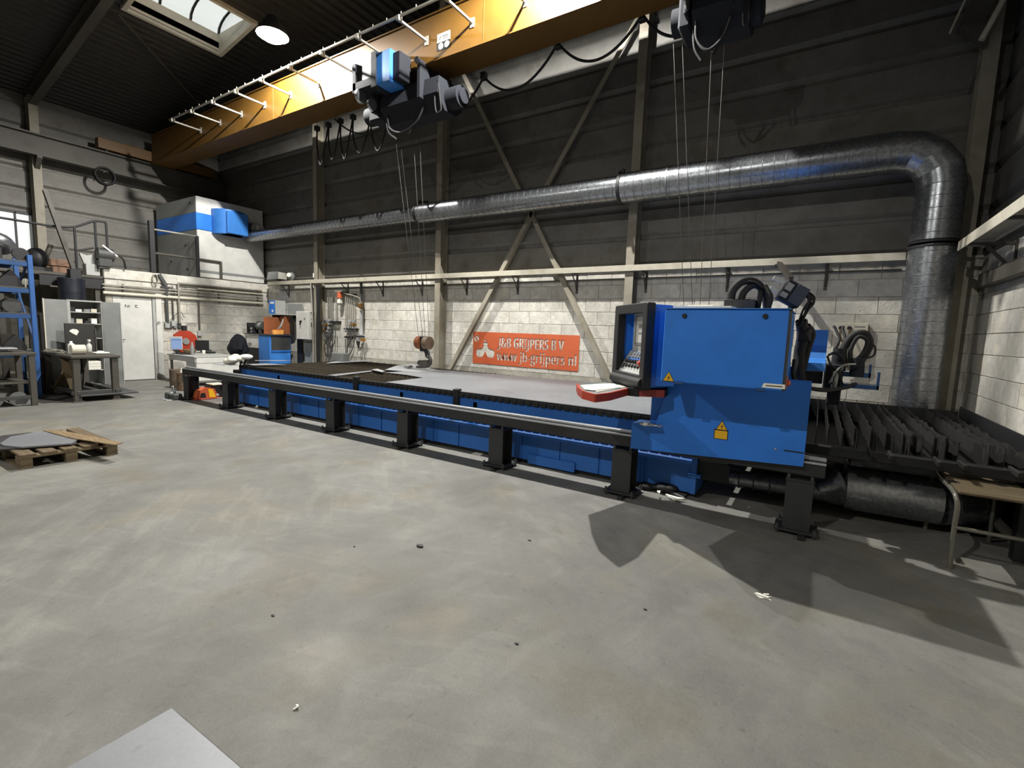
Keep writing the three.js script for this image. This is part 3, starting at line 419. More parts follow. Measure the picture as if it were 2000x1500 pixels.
{ // control console, built in its own axes: u along the front, y up, w out of the front
  const L = V(-1.68, 0, -4.47), Cn = V(-1.21, 0, -3.94), U = Cn.clone().sub(L), wd = U.length(); U.normalize(); const W = V(-U.z, 0, U.x), B4 = new THREE.Matrix4().makeBasis(U, V(0, 1, 0), W).setPosition(L);
  const loc = (g) => { for (const q of [g].flat(3)) q.applyMatrix4(B4); return g; };
  const y0 = 1.10, y1 = 1.822, rrect = (a, b, c, d, r) => { const s = new THREE.Shape(); s.moveTo(a + r, c); s.lineTo(b - r, c); s.quadraticCurveTo(b, c, b, c + r); s.lineTo(b, d - r); s.quadraticCurveTo(b, d, b - r, d); s.lineTo(a + r, d); s.quadraticCurveTo(a, d, a, d - r); s.lineTo(a, c + r); s.quadraticCurveTo(a, c, a + r, c); return s; };
  const fr = rrect(0, wd, y0, y1, 0.02); fr.holes.push(rrect(0.085, wd - 0.07, y0 + 0.105, y1 - 0.07, 0.02));
  const con = part(gt, 'console', loc(new THREE.ExtrudeGeometry(fr, { depth: 0.06, bevelEnabled: true, bevelSize: 0.008, bevelThickness: 0.008, bevelSegments: 2 }).translate(0, 0, -0.06)), mBlack, 'black framed control console');
  part(con, 'bottom_bulge', loc([cyl([0.02, y0 + 0.045, -0.01], [wd - 0.02, y0 + 0.045, -0.01], 0.05, 0.05, 16)]), mBlack);
  part(con, 'inner_wall', loc([bx(0.05, 0.065, y0 + 0.03, y1 - 0.03, -0.30, -0.06), bx(wd - 0.06, wd - 0.045, y0 + 0.03, y1 - 0.03, -0.30, -0.06), bx(0.05, wd - 0.05, y1 - 0.06, y1 - 0.045, -0.30, -0.06), bx(0.05, wd - 0.05, y0 + 0.03, y0 + 0.09, -0.3, -0.06), bx(0.05, wd - 0.05, y0 + 0.05, y1 - 0.05, -0.32, -0.15)]), mBlue);
  const pan = part(con, 'front_panel', loc([bx(0.13, wd - 0.06, y0 + 0.30, y1 - 0.05, -0.145, -0.135), polyX([[-0.145, y0 + 0.30], [-0.135, y0 + 0.31], [-0.02, y0 + 0.115], [-0.025, y0 + 0.1]], 0.09, wd - 0.06)]), mGreyLight, 'pale inclined control panel');
  const scr = part(pan, 'screen', loc(bx(0.2, wd - 0.1, y0 + 0.385, y1 - 0.10, -0.135, -0.13)), mWhite);
  part(scr, 'screen_mask', loc([bx(0.19, 0.205, y0 + 0.37, y1 - 0.09, -0.135, -0.124), bx(0.19, wd - 0.1, y0 + 0.365, y0 + 0.38, -0.135, -0.124), bx(0.26, 0.5, y1 - 0.2, y1 - 0.17, -0.13, -0.128), bx(0.26, 0.45, y1 - 0.26, y1 - 0.24, -0.13, -0.128)]), mGrey);
  const on = (t, u) => [u, y0 + 0.31 - 0.195 * t, -0.134 + 0.115 * t], keys = [], knobs = [], dial = [];
  for (let i = 0; i < 5; i++) for (let j = 0; j < 2; j++) keys.push(cyl(on(0.16 + 0.13 * j, 0.19 + 0.06 * i), [on(0.16 + 0.13 * j, 0.19 + 0.06 * i)[0], on(0.16 + 0.13 * j, 0)[1] + 0.012, on(0.16 + 0.13 * j, 0)[2] + 0.012], 0.018, 0.018, 10));
  part(pan, 'keypad', loc([polyX([[-0.128, y0 + 0.298], [-0.075, y0 + 0.208], [-0.072, y0 + 0.211], [-0.125, y0 + 0.301]], 0.15, wd - 0.08)]), mBlue); part(pan, 'key', loc(keys), mGreyLight);
  for (let i = 0; i < 6; i++) knobs.push(cyl(on(0.55, 0.17 + 0.055 * i), [0.17 + 0.055 * i, on(0.55, 0)[1] + 0.025, on(0.55, 0)[2] + 0.02], 0.014, 0.014, 10), cyl(on(0.72, 0.15 + 0.065 * i), [0.15 + 0.065 * i, on(0.72, 0)[1] + 0.012, on(0.72, 0)[2] + 0.01], 0.017, 0.017, 10));
  part(pan, 'push_button', loc(knobs), mBlack); part(pan, 'emergency_button', loc(cyl(on(0.62, 0.52), [0.52, on(0.62, 0)[1] + 0.035, on(0.62, 0)[2] + 0.03], 0.024, 0.024, 14)), mRed); part(pan, 'sticker', loc(polyX([[-0.044, y0 + 0.158], [-0.035, y0 + 0.143], [-0.032, y0 + 0.144], [-0.041, y0 + 0.16]], 0.11, 0.17)), mBlack);
  // outer shell
  const R = [-1.20, -4.40], BR = [-1.06, -4.5], BL = [-1.45, -4.72], wall = (a, b, ya, yb, t = 0.012) => bar([a[0], (ya + yb) / 2, a[1]], [b[0], (ya + yb) / 2, b[1]], t, yb - ya);
  const C2 = [Cn.x - 0.01, Cn.z - 0.03];
  part(con, 'side_cover', [wall(C2, [-1.10, -4.2], y0 + 0.02, y1 - 0.005), wall([-1.10, -4.2], BR, y0 + 0.02, y1 - 0.005), wall(BR, BL, y0 + 0.02, y1 - 0.005), wall(BL, [L.x, L.z - 0.03], y0 + 0.02, y1 - 0.005), polyY([[C2[0], C2[1]], [-1.10, -4.2], BR, BL, [L.x, L.z - 0.02]], y1 - 0.02, y1 - 0.004), polyY([[C2[0], C2[1]], [-1.10, -4.2], BR, BL, [L.x, L.z - 0.02]], y0 + 0.01, y0 + 0.03)], mBlue);
  part(con, 'corner_post', cyl([-1.10, y0 + 0.02, -4.2], [-1.10, y1 - 0.004, -4.2], 0.014, 0.014, 10), mBlueLight);
  // bumper tray below the console
  const ty = 1.09, q = (u, v) => { const p = PY(ty, u, v); return [p.x, p.z]; };
  const outer = [q(1128, 750), q(1131, 758), q(1140, 765), q(1163, 771), q(1190, 768), q(1226, 759), q(1246, 761), q(1296, 763), q(1303, 758), q(1296, 753), q(1240, 746), q(1185, 746)];
  const tr = part(gt, 'bumper_tray', polyY(outer, ty - 0.012, ty - 0.004), mGrey, 'document tray with red bumper');
  const edge = (i0, i1, m, n, ya = ty - 0.058, yb = ty + 0.004, t = 0.022) => { const g = []; for (let i = i0; i < i1; i++) { g.push(wall(outer[i], outer[i + 1], ya, yb, t)); g.push(cyl([outer[i + 1][0], ya, outer[i + 1][1]], [outer[i + 1][0], yb, outer[i + 1][1]], t / 2, t / 2, 8)); } part(tr, n, g, m); };
  edge(0, 5, mRed, 'bumper'); edge(5, 6, mRubber, 'bumper_joint', ty - 0.06, ty + 0.008, 0.03); edge(6, 7, mRedDark, 'bumper'); edge(7, 9, mRubber, 'bumper_end', ty - 0.06, ty + 0.006, 0.03); edge(9, 11, mRubber, 'rear_edge', ty - 0.05, ty, 0.016); 
  part(tr, 'rear_edge', wall(outer[11], outer[0], ty - 0.05, ty, 0.016), mGrey); part(tr, 'bracket', cb(-1.5, -1.1, ty - 0.05, ty - 0.015, -4.6, -4.2, 0.005), mBlueDark);
  // papers on the tray
  const sheetAt = (name, label, list, y, m = mPaper) => solo(name, label, 'paper', polyY(list.map(([u, v]) => { const p = PY(y, u, v); return [p.x, p.z]; }), y, y + 0.003), m);
  sheetAt('paper_stack', 'stack of white drawings in the red edged tray', [[1134, 753], [1170, 750.5], [1200, 750], [1212, 757], [1160, 763], [1142, 761]], ty + 0.003); sheetAt('paper_folder', 'cream folder under the drawings in the red edged tray', [[1150, 757], [1210, 752], [1224, 756], [1166, 766]], ty - 0.002, mCream);
  const sheetTop = (label, list, y, t) => solo('paper_sheet', label, 'paper', polyY(list, y, y + t), mPaper);
  sheetTop('pile of white papers lying flat on top of blue cabinet', [[-0.98, -3.83], [-0.56, -3.8], [-0.55, -4.1], [-0.95, -4.15]], 1.774, 0.014); sheetTop('crumpled white paper on the paper pile atop cabinet', [[-0.90, -3.95], [-0.7, -3.90], [-0.68, -4.08], [-0.86, -4.1]], 1.789, 0.014);
}
{ // hand tools on the guard box
  const p = PY(0.75, 1272, 832), g = []; seed = 5; for (let i = 0; i < 4; i++) g.push(tube([[p.x - 0.12 + i * 0.02, 0.752, p.z + 0.03 * i - 0.05], [p.x - 0.02 + i * 0.03, 0.765, p.z - 0.02 + 0.02 * i], [p.x + 0.08, 0.755, p.z - 0.06 + 0.03 * i]], 0.007, 6));
  const t = thingW('hand_tools', 'few bright hand tools lying on the blue rail guard', 'tools', [p.x, 0.745, p.z]); part(t, 'pliers', g, mChrome); part(t, 'cloth', ball([p.x - 0.06, 0.765, p.z + 0.02], 0.03, 1.4, 0.5, 1), mPaper);
}
{ // hoses, junction box and torch carriage at the back of the gantry
  const z = -4.1; 
  const hb = part(gt, 'hose_bracket', cb(-0.66, -0.44, 1.772, 1.86, z - 0.12, z, 0.005), mDark);
  part(hb, 'hose', [tube([[-0.62, 1.83, z - 0.04], [-0.61, 1.93, z - 0.05], [-0.55, 2.0, z - 0.08], [-0.47, 2.0, z - 0.14], [-0.40, 1.92, z - 0.2], [-0.37, 1.78, z - 0.24]], 0.032, 8, 30), tube([[-0.55, 1.83, z - 0.06], [-0.53, 1.92, z - 0.08], [-0.47, 1.975, z - 0.12], [-0.41, 1.94, z - 0.18], [-0.38, 1.84, z - 0.2], [-0.38, 1.76, z - 0.22]], 0.026, 8, 30), tube([[-0.43, 1.77, z - 0.1], [-0.42, 1.9, z - 0.12], [-0.43, 1.96, z - 0.2]], 0.02, 8), tube([[-0.36, 1.78, z - 0.1], [-0.35, 1.88, z - 0.12], [-0.40, 1.97, z - 0.16]], 0.022, 8)], mRubber);
  part(hb, 'corrugated_hose', (() => { const o = []; for (let i = 0; i < 14; i++) { const a = 0.15 + i * 0.16; o.push(new THREE.TorusGeometry(0.033, 0.007, 5, 10).rotateY(Math.PI / 2).rotateZ(Math.PI / 2 - a + Math.PI / 2).translate(-0.5 - 0.12 * Math.cos(a), 1.85 + 0.15 * Math.sin(a), z - 0.05 - 0.08 * i / 14)); } return o; })(), mRubber);
  const jx = -0.22, jy = 1.925, jz = -4.5, tilt = (g) => { for (const q of [g].flat(3)) { q.rotateZ(-0.5); q.rotateY(0.25); q.translate(jx, jy, jz); } return g; };
  const jb = part(gt, 'junction_box', tilt([cb(-0.09, 0.09, -0.085, 0.085, -0.06, 0.06, 0.008)]), mNavy, 'tilted dark junction box with cables');
  part(jb, 'cover', tilt(cb(-0.01, 0.085, -0.075, 0.08, 0.06, 0.072, 0.004)), M('#2c3342', 0.6)); part(jb, 'window', tilt([bx(-0.08, -0.03, 0.0, 0.06, 0.06, 0.063), bx(-0.08, -0.03, -0.06, -0.02, 0.06, 0.063)]), mGrey); part(jb, 'mount', cyl([jx, 1.7, jz], [jx, jy - 0.05, jz], 0.02), mDark);
  const cb2 = []; seed = 31; for (let i = 0; i < 9; i++) { const a = rr(-0.04, 0.06); cb2.push(tube([[jx + 0.07 + rr(0, 0.02), jy + 0.02 + rr(-0.05, 0.03), jz + rr(-0.03, 0.04)], [jx + 0.13 + rr(-0.02, 0.03), jy - 0.04 + rr(-0.03, 0.03), jz + a], [jx + 0.10 + rr(-0.02, 0.02), jy - 0.13, jz + a], [jx + 0.07 + rr(-0.02, 0.02), jy - 0.25, jz - 0.03 + a]], rr(0.005, 0.011), 6)); }
  part(jb, 'cable', cb2, mRubber); part(jb, 'plug', [tilt(bx(-0.19, -0.1, 0.03, 0.06, 0, 0.03)), tilt(bx(-0.17, -0.1, -0.05, -0.02, 0, 0.03))], mGreyLight);
  part(gt, 'hose_bundle', [tube([[-0.14, 1.72, -4.6], [-0.12, 1.6, -4.65], [-0.13, 1.45, -4.68], [-0.12, 1.3, -4.66], [-0.1, 1.2, -4.7]], 0.045, 8, 24), tube([[-0.10, 1.68, -4.66], [-0.06, 1.62, -4.7], [-0.08, 1.48, -4.7], [-0.1, 1.3, -4.7]], 0.03, 8, 20), tube([[-0.16, 1.4, -4.55], [-0.15, 1.25, -4.5], [-0.05, 1.18, -4.6], [0.15, 1.16, -4.85], [0.3, 1.2, -5.1]], 0.014, 6, 24), tube([[-0.16, 1.3, -4.55], [-0.1, 1.2, -4.55], [0.05, 1.15, -4.7], [0.25, 1.17, -5.0]], 0.012, 6, 24)], mRubber);
  part(gt, 'hose_clamp', cb(-0.16, -0.06, 1.55, 1.66, -4.72, -4.6, 0.01), mBlack);
  const sh = part(gt, 'cover_shelf', polyX([[-5.02, 1.655], [-5.0, 1.655], [-4.99, 1.47], [-4.94, 1.41], [-4.86, 1.385], [-4.72, 1.375], [-4.70, 1.31], [-4.715, 1.31], [-4.735, 1.36], [-4.87, 1.37], [-4.95, 1.395], [-5.005, 1.46]], -0.17, 0.06), mBlueLight, 'curved blue cover shelf');
  part(sh, 'shelf_end', [polyX([[-5.0, 1.40], [-4.72, 1.37], [-4.7, 1.3], [-4.74, 1.18], [-5.0, 1.2]], 0.06, 0.066)], mGreyDark);
  part(sh, 'shelf_underside', bx(-0.15, 0.05, 1.2, 1.3, -5.0, -4.78), mBlack);
  const tc = part(gt, 'torch_carriage', [cb(0.06, 0.2, 1.12, 1.36, -5.3, -5.05, 0.01), cb(0.1, 0.2, 1.0, 1.2, -5.22, -5.1, 0.01), cyl([0.16, 1.3, -5.16], [0.16, 1.5, -5.16], 0.06, 0.05, 16), cyl([0.3, 1.26, -5.16], [0.3, 1.42, -5.16], 0.055, 0.05, 16)], mNavy, 'dark torch carriage with looped hoses');
  part(tc, 'fork_arm', [bx(0.17, 0.40, 1.255, 1.295, -5.2, -5.14), bx(0.385, 0.4, 1.255, 1.37, -5.2, -5.14), bx(0.19, 0.46, 1.16, 1.195, -5.14, -5.08), bx(0.445, 0.46, 1.16, 1.31, -5.14, -5.08)], mBlueDark);
  part(tc, 'torch_hose', [tube([[0.2, 1.36, -5.2], [0.19, 1.5, -5.2], [0.25, 1.62, -5.22], [0.33, 1.64, -5.24], [0.375, 1.56, -5.26], [0.35, 1.45, -5.24], [0.30, 1.36, -5.22]], 0.03, 8, 40), tube([[0.25, 1.36, -5.18], [0.24, 1.5, -5.18], [0.29, 1.61, -5.2], [0.35, 1.58, -5.2], [0.33, 1.46, -5.2], [0.27, 1.38, -5.2]], 0.018, 8, 36), tube([[0.36, 1.56, -5.26], [0.41, 1.53, -5.24], [0.41, 1.45, -5.22], [0.35, 1.42, -5.2]], 0.008, 6, 24), tube([[0.08, 1.44, -5.05], [0.12, 1.46, -5.0], [0.18, 1.42, -5.02], [0.2, 1.34, -5.05], [0.12, 1.2, -5.0]], 0.012, 6, 24), tube([[0.07, 1.43, -5.0], [0.1, 1.36, -4.95], [0.16, 1.3, -4.98], [0.2, 1.2, -5.02]], 0.009, 6, 20), tube([[0.13, 1.5, -5.2], [0.15, 1.58, -5.25], [0.12, 1.66, -5.3], [0.10, 1.7, -5.32]], 0.012, 6), tube([[0.18, 1.5, -5.2], [0.19, 1.6, -5.25], [0.17, 1.66, -5.3], [0.17, 1.7, -5.32]], 0.012, 6)], mRubber);
  part(tc, 'grey_hose', [tube([[0.1, 1.2, -4.95], [0.14, 1.3, -4.95], [0.2, 1.36, -5.0], [0.28, 1.37, -5.05]], 0.008, 6, 20), cyl([0.14, 1.15, -5.0], [0.15, 1.3, -5.0], 0.022, 0.022, 10)], mGrey);
}

// ---------------------------------------------------------------- overhead crane
{
  const z0 = -6.3, z1 = -6.8, yb = 5.93, yt = 6.65, x0 = -16.35, x1 = 1.05;
  const t = thingW('bridge_crane', 'yellow overhead crane girder spanning the hall with cable arms', 'crane', [-7.5, yb, -6.5]);
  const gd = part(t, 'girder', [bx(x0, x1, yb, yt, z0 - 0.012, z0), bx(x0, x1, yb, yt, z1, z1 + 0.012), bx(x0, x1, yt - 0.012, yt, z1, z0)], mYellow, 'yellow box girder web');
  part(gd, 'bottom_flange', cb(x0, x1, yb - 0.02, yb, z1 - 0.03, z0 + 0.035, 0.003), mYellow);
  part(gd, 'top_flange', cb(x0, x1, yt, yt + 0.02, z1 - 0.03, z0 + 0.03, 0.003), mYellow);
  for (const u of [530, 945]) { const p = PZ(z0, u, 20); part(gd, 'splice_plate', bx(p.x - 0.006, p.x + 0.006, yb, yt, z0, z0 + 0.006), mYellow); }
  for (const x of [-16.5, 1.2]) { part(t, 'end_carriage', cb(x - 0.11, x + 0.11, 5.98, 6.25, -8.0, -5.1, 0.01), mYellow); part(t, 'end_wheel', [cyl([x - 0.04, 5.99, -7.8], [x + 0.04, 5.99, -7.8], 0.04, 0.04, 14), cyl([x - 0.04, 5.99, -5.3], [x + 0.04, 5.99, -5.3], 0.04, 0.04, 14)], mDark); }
  for (let i = 0; i < 13; i++) { const x = -13.55 + 0.953 * i, a = part(t, 'cable_arm', [bar([x, 6.29, z0], [x, 6.29, -5.68], 0.035, 0.03), bx(x - 0.04, x + 0.04, 6.22, 6.36, z0, z0 + 0.012)], mPipe); part(a, 'rod_clamp', cb(x - 0.03, x + 0.03, 6.27, 6.35, -5.72, -5.64, 0.006), mPipe); }
  part(t, 'supply_rod', [bar([-13.7, 6.345, -5.68], [-1.6, 6.345, -5.68], 0.03, 0.03), ...(() => { const o = []; for (let x = -13.2; x < -2; x += 0.318) o.push(cyl([x, 6.33, -5.68], [x, 6.40, -5.68], 0.008, 0.008, 6)); return o; })()], mPipe);
  // lettered plate and load plate on the web
  const pl = part(t, 'lettered_plate', bx(-8.20, -7.35, 6.02, 6.25, z0, z0 + 0.006), M('#77736a', 0.6), 'pale plate with bold grey letters');
  const font = await new FontLoader().loadAsync('fonts/droid/droid_sans_bold.typeface.json');
  const text = (str, size, x, y, z, d, sx = 1, sk = 0) => { const s = font.generateShapes(str, size); const g = new THREE.ExtrudeGeometry(s, { depth: d, bevelEnabled: false, curveSegments: 4 }); g.applyMatrix4(new THREE.Matrix4().set(sx, sk, 0, 0, 0, 1, 0, 0, 0, 0, 1, 0, 0, 0, 0, 1)); g.translate(x, y, z); return g; };
  part(pl, 'letters', text('ABUS', 0.19, -8.15, 6.045, z0 + 0.006, 0.004, 1.15, 0.15), M('#33322f', 0.6));
  const lo = part(t, 'load_plate', bx(-5.69, -5.42, 6.185, 6.315, z0, z0 + 0.006), mPaper, 'white load plate with two round emblems'); part(lo, 'print', [polyZ([[-5.65, 6.22], [-5.62, 6.28], [-5.60, 6.28], [-5.63, 6.22]], z0 + 0.006, z0 + 0.008), bx(-5.58, -5.46, 6.255, 6.27, z0 + 0.006, z0 + 0.008), bx(-5.58, -5.46, 6.225, 6.235, z0 + 0.006, z0 + 0.008)], mGreyDark);
  part(t, 'emblem_plate', bx(-5.69, -5.42, 6.06, 6.18, z0, z0 + 0.005), mDark); for (const x of [-5.61, -5.48]) part(t, 'round_emblem', cyl([x, 6.12, z0 + 0.005], [x, 6.12, z0 + 0.009], 0.05, 0.05, 20), mPaper);
  globalThis.signText = text;
}
// festoon cable loops behind the girder
{
  const z = -6.93, pts = [[836, 188], [945, 150], [1090, 84], [1255, 28], [1420, -25]].map(([u, v]) => PZ(z, u, v)), t = thingW('festoon_cable', 'black festoon cable looping below the yellow girder', 'cable', [-4, 5.3, z]);
  for (let i = 0; i + 1 < pts.length; i++) { part(t, 'cable_loop', tube(sag(pts[i], pts[i + 1], 0.42, 10), 0.02, 6, 30), mRubber); part(t, 'cable_trolley', cb(pts[i].x - 0.05, pts[i].x + 0.05, pts[i].y - 0.05, 5.9, z - 0.05, z + 0.05, 0.01), mDark); }
  const u = thingW('festoon_cable', 'bunched black festoon cables hanging left of the nearer hoist', 'cable', [-8.6, 5.0, z]);
  const xs = [-9.75, -9.35, -8.95, -8.55, -8.0, -7.45]; for (let i = 0; i + 1 < xs.length; i++) { part(u, 'cable_loop', tube([[xs[i], 5.86, z], [xs[i] + 0.07, 5.4, z + 0.05], [(xs[i] + xs[i + 1]) / 2, 5.02 + 0.05 * (i % 2), z + 0.06], [xs[i + 1] - 0.07, 5.4, z + 0.05], [xs[i + 1], 5.86, z]], 0.018, 6, 30), mRubber); part(u, 'cable_trolley', cb(xs[i] - 0.05, xs[i] + 0.05, 5.8, 5.9, z - 0.05, z + 0.05, 0.01), mDark); }
  part(u, 'slack_cable', tube(sag([-9.0, 5.86, z + 0.1], [-6.9, 5.75, z + 0.1], 0.42, 10), 0.018, 6, 30), mRubber);
}
// two rope hoists
function hoist(x, hx, hy, label, hookLabel, k = 1, e = 0) {                        // k shortens the drum, e lifts the body
  const t = thingW('rope_hoist', label, 'hoist', [x, 5.05, -6.55]);
  part(t, 'trolley_frame', [cb(x - k * 0.62, x - k * 0.54, 5.35, 5.95, -6.95, -6.15, 0.01), cb(x + k * 0.5, x + k * 0.58, 5.35, 5.95, -6.95, -6.15, 0.01), cb(x - k * 0.6, x + k * 0.55, 5.42, 5.5, -6.95, -6.87, 0.01)], mNavy);
  part(t, 'trolley_wheel', [-0.5, 0.45].flatMap((d) => [cyl([x + d, 5.985, -6.23], [x + d, 5.985, -6.19], 0.05, 0.05, 14), cyl([x + d, 5.985, -6.93], [x + d, 5.985, -6.89], 0.05, 0.05, 14)]), mDark);
  const dr = part(t, 'drum', [cyl([x - k * 0.5, 5.42, -6.55], [x + k * 0.75, 5.42, -6.55], 0.2, 0.2, 24)], mNavy, 'dark rope drum'); part(dr, 'drum_housing', [polyX([[-6.85, 5.3], [-6.85, 5.66], [-6.25, 5.66], [-6.22, 5.4], [-6.4, 5.18], [-6.7, 5.18]], x - k * 0.45, x + k * 0.9)], mNavy);
  part(t, 'gearbox', [cb(x - k * 0.85, x - k * 0.5, 5.28, 5.75, -6.8, -6.3, 0.03), cyl([x - k * 1.1, 5.5, -6.55], [x - k * 0.85, 5.5, -6.55], 0.16, 0.16, 18)], mNavy);
  part(t, 'motor', [cyl([x + k * 0.9, 5.4, -6.55], [x + k * 1.15, 5.4, -6.55], 0.17, 0.17, 18), cyl([x + k * 1.15, 5.4, -6.55], [x + k * 1.2, 5.4, -6.55], 0.12, 0.12, 18)], mNavy);
  part(t, 'blue_housing', cb(x - k * 0.22, x + k * 0.12, 5.62, 6.13, -6.25, -5.92, 0.012), mBlueLight, 'bright blue control housing'); part(t, 'housing_side', cb(x + k * 0.12, x + k * 0.28, 5.66, 6.08, -6.25, -5.98, 0.012), mNavy);
  part(t, 'grey_enclosure', [cb(x - k * 0.78, x - k * 0.27, 5.78, 6.12, -6.25, -5.95, 0.012)], mGreyDark); part(t, 'enclosure_frame', [bx(x - k * 0.82, x - k * 0.74, 5.62, 6.1, -6.22, -5.92), bx(x - k * 0.32, x - k * 0.2, 5.6, 6.16, -6.25, -5.9), bx(x - k * 0.82, x - k * 0.2, 5.66, 5.78, -6.25, -5.92)], mNavy);
  part(t, 'counter_gear', cyl([x - k * 0.72, 5.58, -6.0], [x - k * 0.66, 5.58, -6.0], 0.12, 0.12, 16), mChrome); part(t, 'counter_gear', cyl([x - k * 0.55, 5.45, -6.1], [x - k * 0.5, 5.45, -6.1], 0.1, 0.1, 16), mChrome);
  part(t, 'cable_loop', [tube([[x + k * 0.82, 5.55, -6.25], [x + k * 0.82, 5.25, -6.25], [x + k * 0.87, 5.08, -6.25], [x + k * 0.95, 5.1, -6.25], [x + k * 0.93, 5.3, -6.25], [x + k * 0.88, 5.6, -6.25]], 0.014, 6, 40), tube([[x - k * 0.35, 5.4, -6.3], [x - k * 0.3, 5.1, -6.3], [x + k * 0.0, 4.95, -6.3], [x + k * 0.35, 5.05, -6.3], [x + k * 0.55, 5.3, -6.3]], 0.018, 6, 40), tube([[x - k * 0.45, 5.4, -6.35], [x - k * 0.38, 5.05, -6.38], [x - k * 0.2, 4.9, -6.4]], 0.02, 6, 20), tube([[x + k * 0.3, 5.3, -6.4], [x + k * 0.2, 5.05, -6.4], [x + k * 0.1, 4.95, -6.4]], 0.02, 6, 20)], mRubber);
  const hz = -6.6, tops = [-0.5, -0.39, -0.03, 0.12], bots = [-0.13, -0.02, 0.03, 0.13];
  tops.forEach((d, i) => part(t, 'rope', cyl([x + d, 5.3, hz], [hx + bots[i], hy + 0.05, hz], 0.004, 0.004, 6), mRope));
  const hb = part(t, 'hook_block', cb(hx - 0.06, hx + 0.05, hy - 0.16, hy + 0.12, hz - 0.06, hz + 0.06, 0.012), mDark, hookLabel);
  part(hb, 'sheave_cover', cyl([hx - 0.15, hy, hz], [hx - 0.05, hy, hz], 0.12, 0.125, 20), M('#9a5c38', 0.55, { map: dirtMap })); part(hb, 'sheave_cover', cyl([hx + 0.04, hy, hz], [hx + 0.14, hy, hz], 0.125, 0.12, 20), M('#7d6a58', 0.55, { map: dirtMap }));
  part(hb, 'swivel', [cyl([hx + 0.03, hy - 0.120, hz], [hx + 0.08, hy - 0.229, hz], 0.035, 0.03, 12)], mDark);
  const rg = new THREE.TorusGeometry(0.07, 0.022, 8, 18); rg.scale(0.6, 0.85, 0.8); rg.translate(hx + 0.09, hy - 0.206, hz); part(hb, 'shackle', rg, mGreyDark);
  part(hb, 'hook', tube([[hx + 0.13, hy - 0.253, hz], [hx + 0.17, hy - 0.323, hz], [hx + 0.13, hy - 0.401, hz], [hx + 0.02, hy - 0.432, hz], [hx - 0.08, hy - 0.401, hz], [hx - 0.12, hy - 0.346, hz]], 0.035, 8, 30), M('#3f3a36', 0.6)); part(hb, 'hook_body', [polyZ([[hx + 0.14, hy - 0.307], [hx + 0.10, hy - 0.416], [hx - 0.12, hy - 0.416], [hx - 0.15, hy - 0.370], [hx - 0.02, hy - 0.323]], hz - 0.03, hz + 0.03)], mPipeDark);
  return t;
}
hoist(-6.5, -6.17, 1.28, 'dark rope hoist with blue housing and hook over the sheet', 'orange sided hook block on four ropes');
hoist(-1.42, -1.36, 1.35, 'dark rope hoist on the girder above the blue cabinet', 'orange hook block', 0.45, 0.14);

